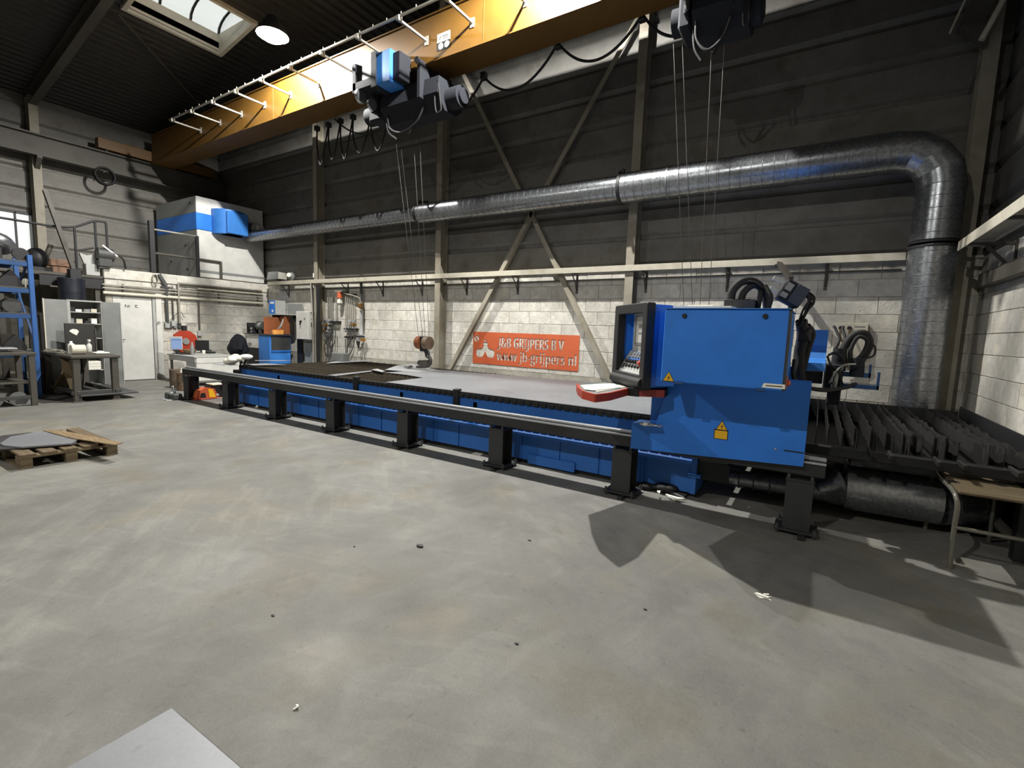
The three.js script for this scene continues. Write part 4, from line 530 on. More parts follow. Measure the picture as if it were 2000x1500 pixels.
// ---------------------------------------------------------------- galvanised extraction duct
{
  const t = thingW('extraction_duct', 'galvanised spiral extraction duct along the back wall with riser', 'duct', [-3, 0.3, -7.8]);
  const z = -7.8, yy = 3.94, seam = (g) => g, vx = 1.07;
  const run = (xa, xb, y, ya2, r, r2, n) => { const p = part(t, 'duct_pipe', cyl([xa, y, z], [xb, ya2, z], r, r2, 40, true), mGalv, n); const o = []; const L = Math.abs(xb - xa); for (let s = 0.07; s < L; s += 0.14) { const k = s / L, x = xa + (xb - xa) * k; o.push(new THREE.TorusGeometry(r + (r2 - r) * k + 0.0015, 0.0035, 4, 36).rotateY(Math.PI / 2).translate(x, y + (ya2 - y) * k, z)); } part(p, 'spiral_seam', o, mSeam); return p; };
  run(0.60, -2.92, yy, yy, 0.24, 0.24); run(-2.98, -7.45, yy + 0.01, yy + 0.05, 0.205, 0.2); run(-7.5, -14.2, yy + 0.06, yy + 0.06, 0.165, 0.16);
  for (const [x, y, r] of [[-2.95, yy, 0.25], [-7.47, yy + 0.05, 0.212]]) part(t, 'pipe_clamp', [cyl([x - 0.025, y, z], [x + 0.025, y, z], r, r, 40, true), bx(x - 0.02, x + 0.02, y + r - 0.02, y + r + 0.06, z - 0.03, z + 0.03), bar([x, y + r + 0.02, z], [x - 0.25, y + r + 0.18, z - 0.5], 0.05, 0.05)], mDark);
  part(t, 'pipe_clamp', cyl([-2.2, yy, z], [-2.17, yy, z], 0.246, 0.246, 40, true), mSeam);
  // elbow of four gores
  const c = [0.60, yy - 0.47], R = 0.47, pts = []; for (let i = 0; i <= 4; i++) { const a = Math.PI / 2 * (1 - i / 4); pts.push(V(c[0] + R * Math.cos(a), c[1] + R * Math.sin(a), z)); }
  for (let i = 0; i < 4; i++) { const d = pts[i + 1].clone().sub(pts[i]).normalize().multiplyScalar(0.045); part(t, 'elbow_gore', cyl(pts[i].clone().sub(d), pts[i + 1].clone().add(d), 0.238, 0.238, 40, true), mGalv); }
  const vert = (ya, yb) => { const p = part(t, 'duct_pipe', cyl([vx, ya, z], [vx, yb, z], 0.238, 0.238, 40, true), mGalv), o = []; for (let y = Math.min(ya, yb) + 0.08; y < Math.max(ya, yb); y += 0.14) o.push(new THREE.TorusGeometry(0.2395, 0.0035, 4, 36).rotateX(Math.PI / 2).translate(vx, y, z)); part(p, 'spiral_seam', o, mSeam); };
  vert(yy - 0.47, 2.82); vert(2.76, 0.5);
  part(t, 'coupling', [cyl([vx, 2.73, z], [vx, 2.755, z], 0.249, 0.249, 40), cyl([vx, 2.785, z], [vx, 2.81, z], 0.249, 0.249, 40)], mDark); part(t, 'wall_strap', bx(vx + 0.2, XR - 0.14, 2.745, 2.775, z - 0.03, z + 0.03), mGalv);
  part(t, 'floor_boot', [cyl([vx, 0.55, z], [vx, 0.2, z], 0.24, 0.26, 30), cyl([vx, 0.26, z], [vx, 0.26, -5.6], 0.2, 0.2, 24)], mGalv);
  const u = thingW('floor_duct', 'grey duct lying on the floor under the slat table', 'duct', [0.2, 0, -5.15]);
  part(u, 'pipe', cyl([TX1 + 0.02, 0.17, -5.12], [0.15, 0.19, -5.12], 0.085, 0.085, 24), mGalv); for (const x of [-0.72, -0.68, -0.55, -0.42, -0.28, -0.14]) part(u, 'ring_joint', cyl([x, 0.175, -5.12], [x + 0.012, 0.175, -5.12], 0.092, 0.092, 24), mGreyDark);
  part(u, 'reducer', cyl([0.12, 0.19, -5.12], [0.3, 0.27, -5.15], 0.1, 0.2, 24), mGalv); part(u, 'wide_pipe', cyl([0.3, 0.27, -5.15], [0.95, 0.27, -5.2], 0.2, 0.2, 28), mGalv); part(u, 'bend', cyl([0.95, 0.27, -5.2], [1.25, 0.27, -5.45], 0.2, 0.2, 28), mGalv);
  const v = thingW('pneumatic_valve', 'small bright valve cylinder at the blue tub end', 'valve', [-0.8, 0.3, -4.78]); part(v, 'cylinder', [cyl([-0.86, 0.40, -4.78], [-0.62, 0.41, -4.78], 0.035, 0.035, 14)], mGreyDark); part(v, 'piston_rod', cyl([-0.62, 0.41, -4.78], [-0.52, 0.41, -4.78], 0.012), mChrome); part(v, 'mount', bx(-0.88, -0.6, 0.2, 0.37, -4.79, -4.77), mDark);
}
// ---------------------------------------------------------------- cable trays and pipes on the walls
{
  const t = thingW('cable_tray', 'long pale cable tray along the back wall above blocks', 'tray', [-6, WT, -8.2]);
  part(t, 'tray_channel', [cb(-13.8, 0.85, 2.695, 2.705, -8.28, -8.10, 0.002), cb(-13.8, 0.85, 2.65, 2.75, -8.106, -8.098, 0.002), cb(-13.8, 0.85, 2.66, 2.74, -8.285, -8.277, 0.002)], mTray);
  for (let x = -13.2; x < 0.9; x += 1.32) part(t, 'tray_bracket', [bar([x, 2.645, ZB], [x, 2.66, -8.1], 0.03, 0.02), tube([[x, 2.66, -8.14], [x, 2.60, -8.2], [x, 2.50, -8.3], [x, 2.36, -8.37]], 0.012, 6), bx(x - 0.02, x + 0.02, 2.3, 2.68, ZB, ZB + 0.015)], mPipeDark);
  const p = thingW('conduit', 'thin steel conduit running below the back cable tray', 'pipe', [-6, 2.5, ZB + 0.05]); part(p, 'pipe', bent([[-13.6, 2.52, ZB + 0.05], [0.85, 2.56, ZB + 0.05]], 0.012), mPipeDark);
  const r = thingW('cable_tray', 'pale cable tray along the right wall near the corner', 'tray', [1.35, WT, -5]);
  part(r, 'tray_channel', [cb(1.26, 1.45, 2.695, 2.705, -7.55, -1.2, 0.002), cb(1.252, 1.26, 2.65, 2.76, -7.55, -1.2, 0.002), cb(1.45, 1.458, 2.66, 2.74, -7.55, -1.2, 0.002)], mTray);
  for (let z = -7.1; z < -1.5; z += 1.3) part(r, 'tray_bracket', [bar([XR, 2.64, z], [1.26, 2.66, z], 0.03, 0.03), bar([XR, 2.35, z], [1.4, 2.64, z], 0.03, 0.03), bx(XR - 0.02, XR, 2.3, 2.68, z - 0.02, z + 0.02)], mSteelBeam);
  const wp = thingW('wall_rail', 'brown steel rail on right wall below the cable tray', 'beam', [XR - 0.06, 2.3, -5]); part(wp, 'rail', cb(XR - 0.12, XR - 0.01, 2.26, 2.42, -7.9, -1.2, 0.005), mSteelBeam);
  const st = thingW('strut_pipe', 'short dark strut pipe hanging from tray behind blue cabinet', 'pipe', [-0.6, 2.2, -7.9]); const a = PZ(-8.12, 1521, 514), b = PZ(-7.7, 1545, 545); part(st, 'strut', bar(a, b, 0.06, 0.06), mPipeDark); part(st, 'clip', cb(a.x - 0.05, a.x + 0.05, a.y - 0.06, 2.66, -8.17, -8.07, 0.006), mDark);
  // thin hanger lines under the dark roof on the right
  for (const [u0, v0, u1, v1, r2, l] of [[1885, 0, 1855, 65, 0.012, 'thin hanging rod in dark upper right corner'], [1960, 0, 1917, 78, 0.03, 'pale hanging tube in dark upper right corner']]) { const q0 = PZ(-7.2, u0 + (u0 - u1), v0 - (v1 - v0)), q1 = PZ(-7.2, u1, v1); solo('hanging_tube', l, 'tube', cyl(q0, q1, r2, r2, 8), mPipe); }
}
// pipes on the mezzanine wall
{
  const mk = (label, y, r, z0, z1, m = mPipe, x = MX + 0.06) => { const t = thingW('wall_pipe', label, 'pipe', [x, y, (z0 + z1) / 2]); part(t, 'pipe', cyl([x, y, z0], [x, y, z1], r, r, 10), m); const s = []; for (let z = z0 - 0.4; z > z1; z -= 1.1) s.push(bx(MX, x, y - r - 0.02, y + r + 0.02, z - 0.015, z + 0.015)); part(t, 'pipe_clip', s, mPipeDark); };
  mk('thick white pipe lowest along the mezzanine wall', 2.12, 0.038, -4.36, -8.2, mCream); mk('grey pipe just above the thick white mezzanine pipe', 2.235, 0.02, -4.36, -8.2); mk('slim grey pipe second from top on mezzanine wall', 2.31, 0.02, -4.36, -8.2); mk('pale pipe under the slab edge of the mezzanine', 2.40, 0.03, -6.4, -8.2, mCream);
  const t = thingW('wall_pipe', 'bent pale pipe dropping from slab to sockets beside white door', 'pipe', [MX + 0.08, 1.3, -6]); part(t, 'pipe', bent([[MX + 0.09, 1.45, -5.93], [MX + 0.09, 2.5, -5.93], [MX + 0.09, 2.5, -8.15]], 0.022), mPipe); part(t, 'pipe', bent([[MX + 0.12, 2.46, -6.0], [MX + 0.12, 2.46, -8.15]], 0.015), mPipeDark);
  [[-5.66, 1.45, 0.035, 'wide cable duct pipe dropping beside the white door'], [-5.80, 1.5, 0.016, 'slim cable pipe dropping to the socket block'], [-6.42, 1.25, 0.018, 'single dark pipe ending in grey socket above the desk']].forEach(([z, y, r, l]) => { const q = thingW('drop_pipe', l, 'pipe', [MX + 0.05, y, z]); part(q, 'pipe', cyl([MX + 0.06, y, z], [MX + 0.06, 2.4, z], r, r, 8), r > 0.03 ? mGreyDark : mPipeDark); part(q, 'socket', cb(MX, MX + 0.08, y - 0.13, y + 0.02, z - 0.05, z + 0.05, 0.01), mGreyLight); });
  const s = thingW('socket_block', 'row of grey sockets and plugs above the red hose reel', 'socket', [MX + 0.05, 1.36, -5.75]); for (let i = 0; i < 4; i++) part(s, 'socket', cb(MX, MX + 0.07, 1.32, 1.46, -5.60 - i * 0.1, -5.68 - i * 0.1, 0.01), i % 2 ? mGreyDark : mGrey); part(s, 'loose_cable', [tube([[MX + 0.07, 1.44, -5.5], [MX + 0.06, 1.48, -5.46], [MX + 0.05, 1.4, -5.44]], 0.007, 6), tube([[MX + 0.08, 1.52, -5.7], [MX + 0.1, 1.75, -5.95], [MX + 0.08, 1.6, -6.05]], 0.006, 6), tube([[MX + 0.05, 1.42, -6.1], [MX + 0.05, 1.46, -6.25], [MX + 0.05, 1.43, -6.35]], 0.006, 6)], mRubber);
  const hc = thingW('rope_coil', 'coiled pale rope and dark clamp on the slab edge above the door', 'rope', [MX + 0.06, 2.3, -5.5]); part(hc, 'coil', (() => { const p = []; for (let i = 0; i < 30; i++) { const a = i * 0.62; p.push([MX + 0.05 + 0.002 * i, 2.53 + 0.13 * Math.sin(a), -5.42 + 0.055 * Math.cos(a)]); } return tube(p, 0.012, 6, 120); })(), mPipe); part(hc, 'clamp', [bar([MX + 0.06, 2.68, -5.52], [MX + 0.08, 2.4, -5.66], 0.06, 0.07), bx(MX, MX + 0.1, 2.34, 2.38, -5.75, -5.55)], mGreyDark);
}
// ---------------------------------------------------------------- orange cut-out sign
{
  const z = ZB + 0.004, x0 = -6.39, x1 = -3.85, y0 = 0.825, y1 = 1.515, text = globalThis.signText; delete globalThis.signText;
  const font = await new FontLoader().loadAsync('fonts/droid/droid_sans_bold.typeface.json');
  const fat = (pts, d) => { const n = pts.length; let A = 0; for (let i = 0; i < n; i++) { const p = pts[i], q = pts[(i + 1) % n]; A += p.x * q.y - q.x * p.y; } const s = Math.sign(A); return pts.map((p, i) => { const a = pts[(i + n - 1) % n], c = pts[(i + 1) % n], t = c.clone().sub(a); if (t.lengthSq() < 1e-10) return p; t.normalize(); return new THREE.Vector2(p.x + s * t.y * d, p.y - s * t.x * d); }); };
  const clean = (pts) => pts.filter((p, i) => p.distanceTo(pts[(i + 1) % pts.length]) > 1e-4);
  const plate = shp([[x0, y0], [x1, y0], [x1, y1], [x0, y1]]), islands = [], bars = [];
  const line = (str, size, xa, xb, y, fatten) => {
    const S = font.generateShapes(str, size); let a = 1e9, b = -1e9; S.forEach((s) => s.getPoints(4).forEach((p) => { a = Math.min(a, p.x); b = Math.max(b, p.x); })); const k = (xb - xa) / (b - a), f = (p) => new THREE.Vector2(xa + (p.x - a) * k, y + p.y);
    for (const s of S) { const pts = fat(clean(s.getPoints(4).map(f)), fatten); plate.holes.push(new THREE.Path(pts)); let l = 1e9, r = -1e9, lo = 1e9, hi = -1e9; pts.forEach((p) => { l = Math.min(l, p.x); r = Math.max(r, p.x); lo = Math.min(lo, p.y); hi = Math.max(hi, p.y); });
      for (const h of s.holes) islands.push(new THREE.ExtrudeGeometry(new THREE.Shape(fat(clean(h.getPoints(4).map(f)), -fatten * 0.6)), { depth: 0.006, bevelEnabled: false }).translate(0, 0, z));
      if (r - l > size * 0.28) bars.push(bx((l + r) / 2 - 0.0045, (l + r) / 2 + 0.0045, lo - 0.002, hi + 0.002, z, z + 0.006)); }
  };
  line('J&B GRIJPERS B V', 0.205, -5.74, -4.18, 1.21, 0.006); line('www jb-grijpers nl', 0.20, -5.76, -3.90, 0.93, 0.0028);
  // clamshell grab emblem and round stud
  const cx = -6.06, grab = [[-0.24, 0], [-0.24, 0.11], [-0.09, 0.14], [-0.05, 0.21], [-0.07, 0.27], [-0.015, 0.275], [0.015, 0.275], [0.07, 0.27], [0.05, 0.21], [0.09, 0.14], [0.24, 0.11], [0.24, 0], [0.20, -0.05], [0.07, -0.05], [0, 0.075], [-0.07, -0.05], [-0.20, -0.05]].map((p) => new THREE.Vector2(cx + p[0], 1.02 + p[1]));
  plate.holes.push(new THREE.Path(grab)); plate.holes.push(new THREE.Path([[-0.05, 0.30], [-0.03, 0.34], [0.0, 0.32], [0.04, 0.335], [0.05, 0.31], [0, 0.295]].map((p) => new THREE.Vector2(cx + p[0], 1.02 + p[1]))));
  const stud = new THREE.Path(); stud.absarc(-6.30, 1.37, 0.07, 0, Math.PI * 2, true); plate.holes.push(stud);
  const t = thingW('cutout_sign', 'orange steel sign with cut out lettering and grab emblem', 'sign', [-5.1, y0, z]);
  part(t, 'sign_plate', [new THREE.ExtrudeGeometry(plate, { depth: 0.006, bevelEnabled: false }).translate(0, 0, z), ...islands, ...bars, bar([-6.335, 1.42, z + 0.006], [-6.265, 1.32, z + 0.006], 0.012, 0.012, [0, 0, 1])], mOrange, 'orange plate with cut letters');
  part(t, 'spacer', [[x0 + 0.05, y0 + 0.05], [x1 - 0.05, y0 + 0.05], [x0 + 0.05, y1 - 0.05], [x1 - 0.05, y1 - 0.05]].map(([x, y]) => cyl([x, y, ZB], [x, y, z], 0.015, 0.015, 8)), mGreyDark);
}
// ---------------------------------------------------------------- things on the back wall
{
  const b = thingW('switch_cabinet', 'white wall switch cabinet with side lever by the column', 'cabinet', [-12.17, 1.12, -8.25]);
  const body = part(b, 'body', cb(-12.45, -11.9, 1.12, 1.9, -8.4, -8.13, 0.006), mWhite); part(body, 'cabinet_door', cb(-12.44, -11.91, 1.13, 1.89, -8.13, -8.11, 0.005), mWhite); part(body, 'door_handle', [cyl([-12.2, 1.62, -8.11], [-12.2, 1.62, -8.07], 0.025), bx(-12.215, -12.185, 1.52, 1.63, -8.075, -8.06)], mBlack); part(body, 'side_lever', [tube([[-11.9, 1.88, -8.2], [-11.84, 1.86, -8.2], [-11.83, 1.75, -8.2], [-11.86, 1.66, -8.2]], 0.012, 6), bx(-11.9, -11.86, 1.5, 1.6, -8.25, -8.2)], mGreyDark); part(body, 'indicator', cyl([-12.03, 1.70, -8.11], [-12.03, 1.70, -8.10], 0.03), mGrey);
  solo('steel_plate', 'dull grey plate standing below the white switch cabinet', 'plate', cb(-12.4, -11.75, 0.0, 1.02, -8.36, -8.34, 0.003), mGrey);
  // column cables
  const cc = thingW('cable_bundle', 'dark cables strapped to the column beside the regulators', 'cable', [-11.5, 0.8, -8.1]); part(cc, 'cable', [[-11.52, 0.02], [-11.47, 0.025], [-11.42, 0.018], [-11.7, 0.02]].map(([x, r]) => tube([[x, 2.6, -8.12], [x + 0.01, 2.0, -8.13], [x - 0.01, 1.4, -8.12], [x, 0.0, -8.13]], r, 6, 20)), mRubber); part(cc, 'pale_cable', tube([[-11.75, 2.7, -8.1], [-11.7, 2.2, -8.1], [-11.66, 1.2, -8.1], [-11.68, 0, -8.1]], 0.02, 6, 20), mPipe);
  const reg = (label, xs, top, my, list, extra) => { const t = thingW('gas_manifold', label, 'regulators', [xs[0], 0.7, -8.3]); xs.forEach((x) => part(t, 'supply_pipe', cyl([x, my, -8.32], [x, top, -8.32], 0.014, 0.014, 8), mPipe)); list.forEach(([x, y, r], i) => { const g = part(t, 'regulator', [cyl([x, y, -8.34], [x, y, -8.22], r * 0.8, r * 0.8, 12), cyl([x - 0.07, y, -8.28], [x + 0.07, y, -8.28], 0.018, 0.018, 8)], i % 2 ? mBrass : mChrome); part(g, 'gauge', [cyl([x + 0.03, y + 0.09, -8.27], [x + 0.03, y + 0.09, -8.23], r, r, 14)], mChrome); }); extra(t); };
  reg('cluster of chrome gas regulators with coiled hoses beside the column', [-11.31, -11.22, -11.14, -10.96], 2.3, 1.62, [[-11.42, 1.58, 0.045], [-11.30, 1.55, 0.045], [-11.17, 1.58, 0.04], [-11.38, 1.40, 0.04], [-11.22, 1.38, 0.045]], (t) => { part(t, 'bracket', bx(-11.5, -10.85, 1.60, 1.66, ZB, -8.3), mDark); part(t, 'hose', [tube([[-11.3, 1.5, -8.25], [-11.42, 1.3, -8.22], [-11.3, 1.12, -8.2], [-11.15, 1.25, -8.22], [-11.25, 1.38, -8.22]], 0.016, 6, 30), tube([[-11.35, 1.3, -8.22], [-11.2, 1.1, -8.2], [-11.1, 1.3, -8.22], [-11.3, 1.36, -8.2]], 0.014, 6, 30), ...[-11.35, -11.25, -11.15, -11.05, -10.96].map((x, i) => tube([[x, 1.5, -8.28], [x + 0.03, 1.2, -8.26], [x - 0.04 * (i - 2), 0.9, -8.26], [x, 0.3, -8.28]], 0.013, 6, 20))], mGreyDark); });
  reg('smaller group of gas regulators under four slim pipes', [-10.57, -10.49, -10.41, -10.33, -10.24], 2.36, 1.5, [[-10.32, 1.58, 0.045], [-10.2, 1.58, 0.045], [-10.5, 1.4, 0.03]], (t) => { part(t, 'bracket', [bx(-10.6, -10.15, 1.44, 1.48, ZB, -8.28), bx(-10.58, -10.36, 1.22, 1.27, ZB, -8.28), bx(-10.60, -10.22, 2.34, 2.37, ZB, -8.3)], mDark); part(t, 'hose', [tube([[-10.3, 1.5, -8.25], [-10.28, 1.2, -8.25], [-10.42, 0.95, -8.25], [-10.42, 0.3, -8.26]], 0.015, 6, 24), tube([[-10.18, 1.5, -8.25], [-10.12, 1.3, -8.25], [-10.2, 1.0, -8.25], [-10.36, 0.7, -8.25], [-10.38, 0.3, -8.26]], 0.013, 6, 24), tube([[-10.54, 1.2, -8.28], [-10.52, 0.8, -8.28], [-10.56, 0.3, -8.28]], 0.013, 6, 20), tube([[-10.46, 1.2, -8.28], [-10.47, 0.8, -8.28], [-10.46, 0.3, -8.28]], 0.013, 6, 20)], mGreyDark); });
  reg('chrome valve head at the foot of single thick pipe', [-9.93], 2.7, 1.28, [[-9.98, 1.22, 0.05], [-9.85, 1.2, 0.05]], (t) => { part(t, 'thick_pipe', cyl([-9.93, 1.3, -8.3], [-9.93, 1.95, -8.3], 0.04, 0.04, 12), mGreyLight); part(t, 'dark_pipe', cyl([-9.94, 2.2, -8.3], [-9.94, 2.65, -8.3], 0.035, 0.035, 10), mGreyDark); part(t, 'valve_handle', [bar([-10.13, 1.28, -8.24], [-9.75, 1.28, -8.24], 0.03, 0.04), polyZ([[-10.05, 1.16], [-9.93, 1.16], [-9.97, 0.98]], -8.26, -8.22)], mDark); part(t, 'shutoff_valve', [cyl([-9.93, 1.98, -8.3], [-9.93, 2.12, -8.3], 0.045, 0.05, 12), bar([-10.0, 2.12, -8.22], [-9.86, 2.0, -8.22], 0.04, 0.04)], mYellow); part(t, 'crossover_pipe', bent([[-10.55, 2.38, -8.28], [-10.15, 2.31, -8.26], [-9.95, 2.25, -8.26], [-9.93, 2.12, -8.28]], 0.018), mPipe); part(t, 'thin_hose', tube([[-9.9, 1.1, -8.27], [-9.85, 0.9, -8.3], [-9.78, 0.5, -8.32]], 0.008, 6), mGreyDark); });
  const al = thingW('alarm_light', 'small red and white alarm light on back wall bracket', 'light', [-10.72, 2.1, -8.25]); part(al, 'red_dome', cyl([-10.72, 2.26, -8.25], [-10.72, 2.42, -8.25], 0.075, 0.06, 14), mOrange); part(al, 'white_base', cb(-10.77, -10.67, 2.12, 2.25, -8.3, -8.2, 0.01), mPaper); part(al, 'bracket', bx(-10.85, -10.6, 2.42, 2.45, ZB, -8.2), mPipe);
  const wb = thingW('wall_box', 'cream electrical box with two plugs on wall behind torch hoses', 'box', [0.36, 1.4, -8.36]); part(wb, 'enclosure', cb(0.16, 0.56, 1.33, 1.83, ZB, ZB + 0.09, 0.008), mCream); for (const x of [0.24, 0.34]) part(wb, 'plug', cyl([x, 1.76, ZB + 0.09], [x, 1.76, ZB + 0.14], 0.028, 0.028, 12), mBlack); part(wb, 'plug_cable', [tube([[0.24, 1.74, ZB + 0.14], [0.24, 1.64, ZB + 0.2], [0.3, 1.5, ZB + 0.2], [0.3, 1.2, ZB + 0.1]], 0.014, 6), tube([[0.34, 1.74, ZB + 0.14], [0.35, 1.62, ZB + 0.2], [0.38, 1.5, ZB + 0.2], [0.36, 1.2, ZB + 0.1]], 0.014, 6)], mWoodDark); part(wb, 'printed_strip', bx(0.4, 0.52, 1.775, 1.785, ZB + 0.09, ZB + 0.092), mGreyDark);
  // things on the ledge in the corner
  const g = PZ(-8.25, 545, 540); const f1 = thingW('flood_light', 'pale flood light lying tilted on tray in the corner', 'light', [g.x, 2.75, g.z]); part(f1, 'housing', polyX([[g.z - 0.16, g.y + 0.02], [g.z + 0.16, g.y + 0.12], [g.z + 0.2, g.y - 0.1], [g.z - 0.05, g.y - 0.08]], g.x - 0.3, g.x + 0.22), mGrey); part(f1, 'lens', bx(g.x + 0.2, g.x + 0.23, g.y - 0.09, g.y + 0.1, g.z - 0.1, g.z + 0.16), mPaper); part(f1, 'stand', bx(g.x - 0.05, g.x + 0.05, 2.705, g.y - 0.05, g.z - 0.03, g.z + 0.03), mDark);
  const h = PZ(-8.22, 569, 540); const f2 = thingW('spot_lamp', 'small round lamp head beside the flood light in the corner', 'lamp', [h.x, 2.75, h.z]); part(f2, 'head', ball([h.x, h.y, h.z], 0.12, 0.8, 1, 0.9), mGrey); part(f2, 'lens', cyl([h.x + 0.05, h.y + 0.02, h.z + 0.08], [h.x + 0.08, h.y + 0.03, h.z + 0.13], 0.06, 0.06, 14), mPaper); part(f2, 'foot', cyl([h.x, 2.7, h.z], [h.x, h.y, h.z], 0.025), mGrey);
  const k = PZ(-8.2, 616, 538); solo('junction_cube', 'small white junction cube on the tray by the corner column', 'box', cb(k.x - 0.06, k.x + 0.06, k.y - 0.06, k.y + 0.06, -8.28, -8.16, 0.008), mPaper);
}

// ---------------------------------------------------------------- filter unit and railing on the mezzanine
{
  const t = thingW('filter_unit', 'white and blue dust filter unit standing on the mezzanine corner', 'machine', [-15.5, WT, -7.4]);
  const x0 = -16.75, x1 = -14.36, z0 = -8.33, z1 = -6.5;
  const bd = part(t, 'housing', [cb(x0, x1, WT + 0.03, 4.0, z0, z1, 0.01), cb(x0, x1, 4.42, 4.86, z0, z1, 0.01)], mWhite, 'white upper and lower housing');
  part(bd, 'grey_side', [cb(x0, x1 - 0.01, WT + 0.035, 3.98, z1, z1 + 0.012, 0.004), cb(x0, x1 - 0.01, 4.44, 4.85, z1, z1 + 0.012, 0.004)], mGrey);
  part(bd, 'base_channel', bx(x1 - 0.02, x1 + 0.012, WT + 0.16, WT + 0.22, z0, z1), mGrey);
  part(t, 'blue_band', cb(x0 + 0.01, x1 + 0.02, 3.99, 4.43, z0, z1 + 0.02, 0.01), mBlue, 'blue band around the middle');
  part(t, 'blue_drum', [cyl([x1 + 0.05, 3.95, -7.28], [x1 + 0.05, 4.60, -7.28], 0.42, 0.42, 28)], mBlueLight); part(t, 'blue_front_box', cb(x1 + 0.02, x1 + 0.50, 3.95, 4.55, -7.62, -7.05, 0.02), mBlueLight, 'bright blue box on the front');
  part(t, 'fan_motor', [cyl([x1, 4.25, -7.95], [x1 + 0.35, 4.25, -7.95], 0.16, 0.16, 20), cb(x1 + 0.3, x1 + 0.45, 4.12, 4.36, -8.1, -7.9, 0.02)], mGreyLight);
  part(bd, 'bolt', [[-15.0, 3.6], [-15.9, 3.2], [-14.95, 2.95], [-14.65, 4.7]].map(([x, y]) => cyl([x, y, z1 + 0.012], [x, y, z1 + 0.03], 0.03, 0.03, 8)), mDark);
  const r = thingW('guard_rail', 'dark steel guard rail at the mezzanine edge before filter unit', 'railing', [MX, WT, -6.2]);
  const X = MX - 0.02; for (const [z, y, w] of [[-5.42, 3.98, 0.055], [-6.47, 3.8, 0.035]]) part(r, 'post', cb(X - w, X + w, WT, y, z - w, z + w, 0.005), mDark);
  part(r, 'post', cb(X - 0.025, X + 0.025, WT, 3.2, -7.09, -7.03, 0.005), mPipeDark); part(r, 'top_rail', cyl([X, 3.78, -5.38], [X, 3.79, -6.5], 0.022), mPipe); part(r, 'middle_rail', cyl([X, 3.2, -5.38], [X, 3.19, -7.06], 0.03), mPipeDark);
  const q = thingW('guard_rail', 'thin dark handrail on the mezzanine stair side near the window', 'railing', [MX, WT, -3.9]);
  const A = PX(X, 0, 425), B = PX(X, 100, 441), Cc = PX(X, 145, 443), D = PX(X, 185, 432), E2 = PX(X, 207, 434);
  part(q, 'handrail', tube([A.toArray(), PX(X, 50, 433).toArray(), B.toArray(), Cc.toArray(), D.toArray(), E2.toArray()], 0.024, 8, 50), mDark);
  for (const [u, v, b] of [[145, 443, 530], [185, 433, 530], [207, 435, 520]]) { const a = PX(X, u, v), c = PX(X, u + 4, b); part(q, 'post', cyl([X, Math.max(2.5, c.y), a.z], [X, a.y, a.z], 0.024), mDark); }
  const k0 = PX(X, 148, 490), k1 = PX(X, 183, 484); part(q, 'middle_rail', cyl(k0, k1, 0.02), mDark);
  const st = PX(-14.25, 87, 370), sb = PX(-14.25, 145, 530); const s = thingW('steel_strut', 'leaning steel strut with pale flange beside the stair rail', 'strut', [st.x, 2.4, st.z]); part(s, 'strut', iBeam(sb, st, 0.09, 0.075, 0.012, 0.01, [1, 0, 0]), mPipeDark); part(s, 'shoe', cb(sb.x - 0.1, sb.x + 0.1, sb.y - 0.2, sb.y + 0.05, sb.z - 0.1, sb.z + 0.1, 0.01), mDark);
  // platform of the stair head
  const pf = thingW('stair_platform', 'dark steel stair head platform beside the mezzanine room', 'platform', [-15, 2.3, -3.9]); part(pf, 'deck', cb(XL + 0.35, MX, 2.42, 2.5, MZ + 0.03, -2.6, 0.006), mSteelBeam); part(pf, 'apron', bx(MX - 0.02, MX, 2.2, 2.44, MZ + 0.03, -3.3), mDark); for (const [x, z] of [[MX - 0.1, -2.7], [MX - 0.1, -4.3], [-16, -2.7]]) part(pf, 'leg', cb(x - 0.05, x + 0.05, 0, 2.42, z - 0.05, z + 0.05, 0.005), mSteelBeam);
  // machine parts on the mezzanine edge
  const m = PX(-14.25, 200, 505); const mo = thingW('stored_motor', 'grey electric motor part stored at the mezzanine edge', 'motor', [m.x, 2.7, m.z]); part(mo, 'housing', [cyl([m.x, 3.0, m.z - 0.2], [m.x, 3.0, m.z + 0.1], 0.15, 0.15, 18), cb(m.x - 0.12, m.x + 0.12, 2.72, 2.9, m.z - 0.15, m.z + 0.1, 0.01)], mGreyDark); part(mo, 'cable', tube([[m.x, 3.1, m.z - 0.1], [m.x + 0.1, 2.95, m.z - 0.35], [m.x + 0.05, 2.72, m.z - 0.42]], 0.02, 6), mRubber); part(mo, 'cover', [bar([m.x + 0.1, 3.2, m.z + 0.02], [m.x + 0.12, 2.98, m.z - 0.25], 0.05, 0.03)], mPaper);
  const pl = PX(-14.4, 175, 508); solo('plastic_sheet', 'crumpled pale plastic sheet on the stair platform', 'sheet', [polyX([[pl.z - 0.2, 2.76], [pl.z - 0.1, 3.0], [pl.z + 0.05, 2.95], [pl.z + 0.18, 2.99], [pl.z + 0.1, 2.74]], pl.x - 0.05, pl.x + 0.02), cb(pl.x - 0.15, pl.x + 0.1, 2.5, 2.76, pl.z - 0.15, pl.z + 0.1)], mGreyLight);
  const b1 = PX(-15.2, 112, 512); solo('brick_stack', 'reddish brick stack on the platform behind leaning strut', 'bricks', [cb(b1.x - 0.3, b1.x + 0.1, 2.5, 2.68, b1.z - 0.35, b1.z + 0.25, 0.01), cb(b1.x - 0.25, b1.x + 0.05, 2.7, 2.86, b1.z - 0.3, b1.z + 0.2, 0.01)], M('#9a7a66', 0.9, { map: concreteMap }));
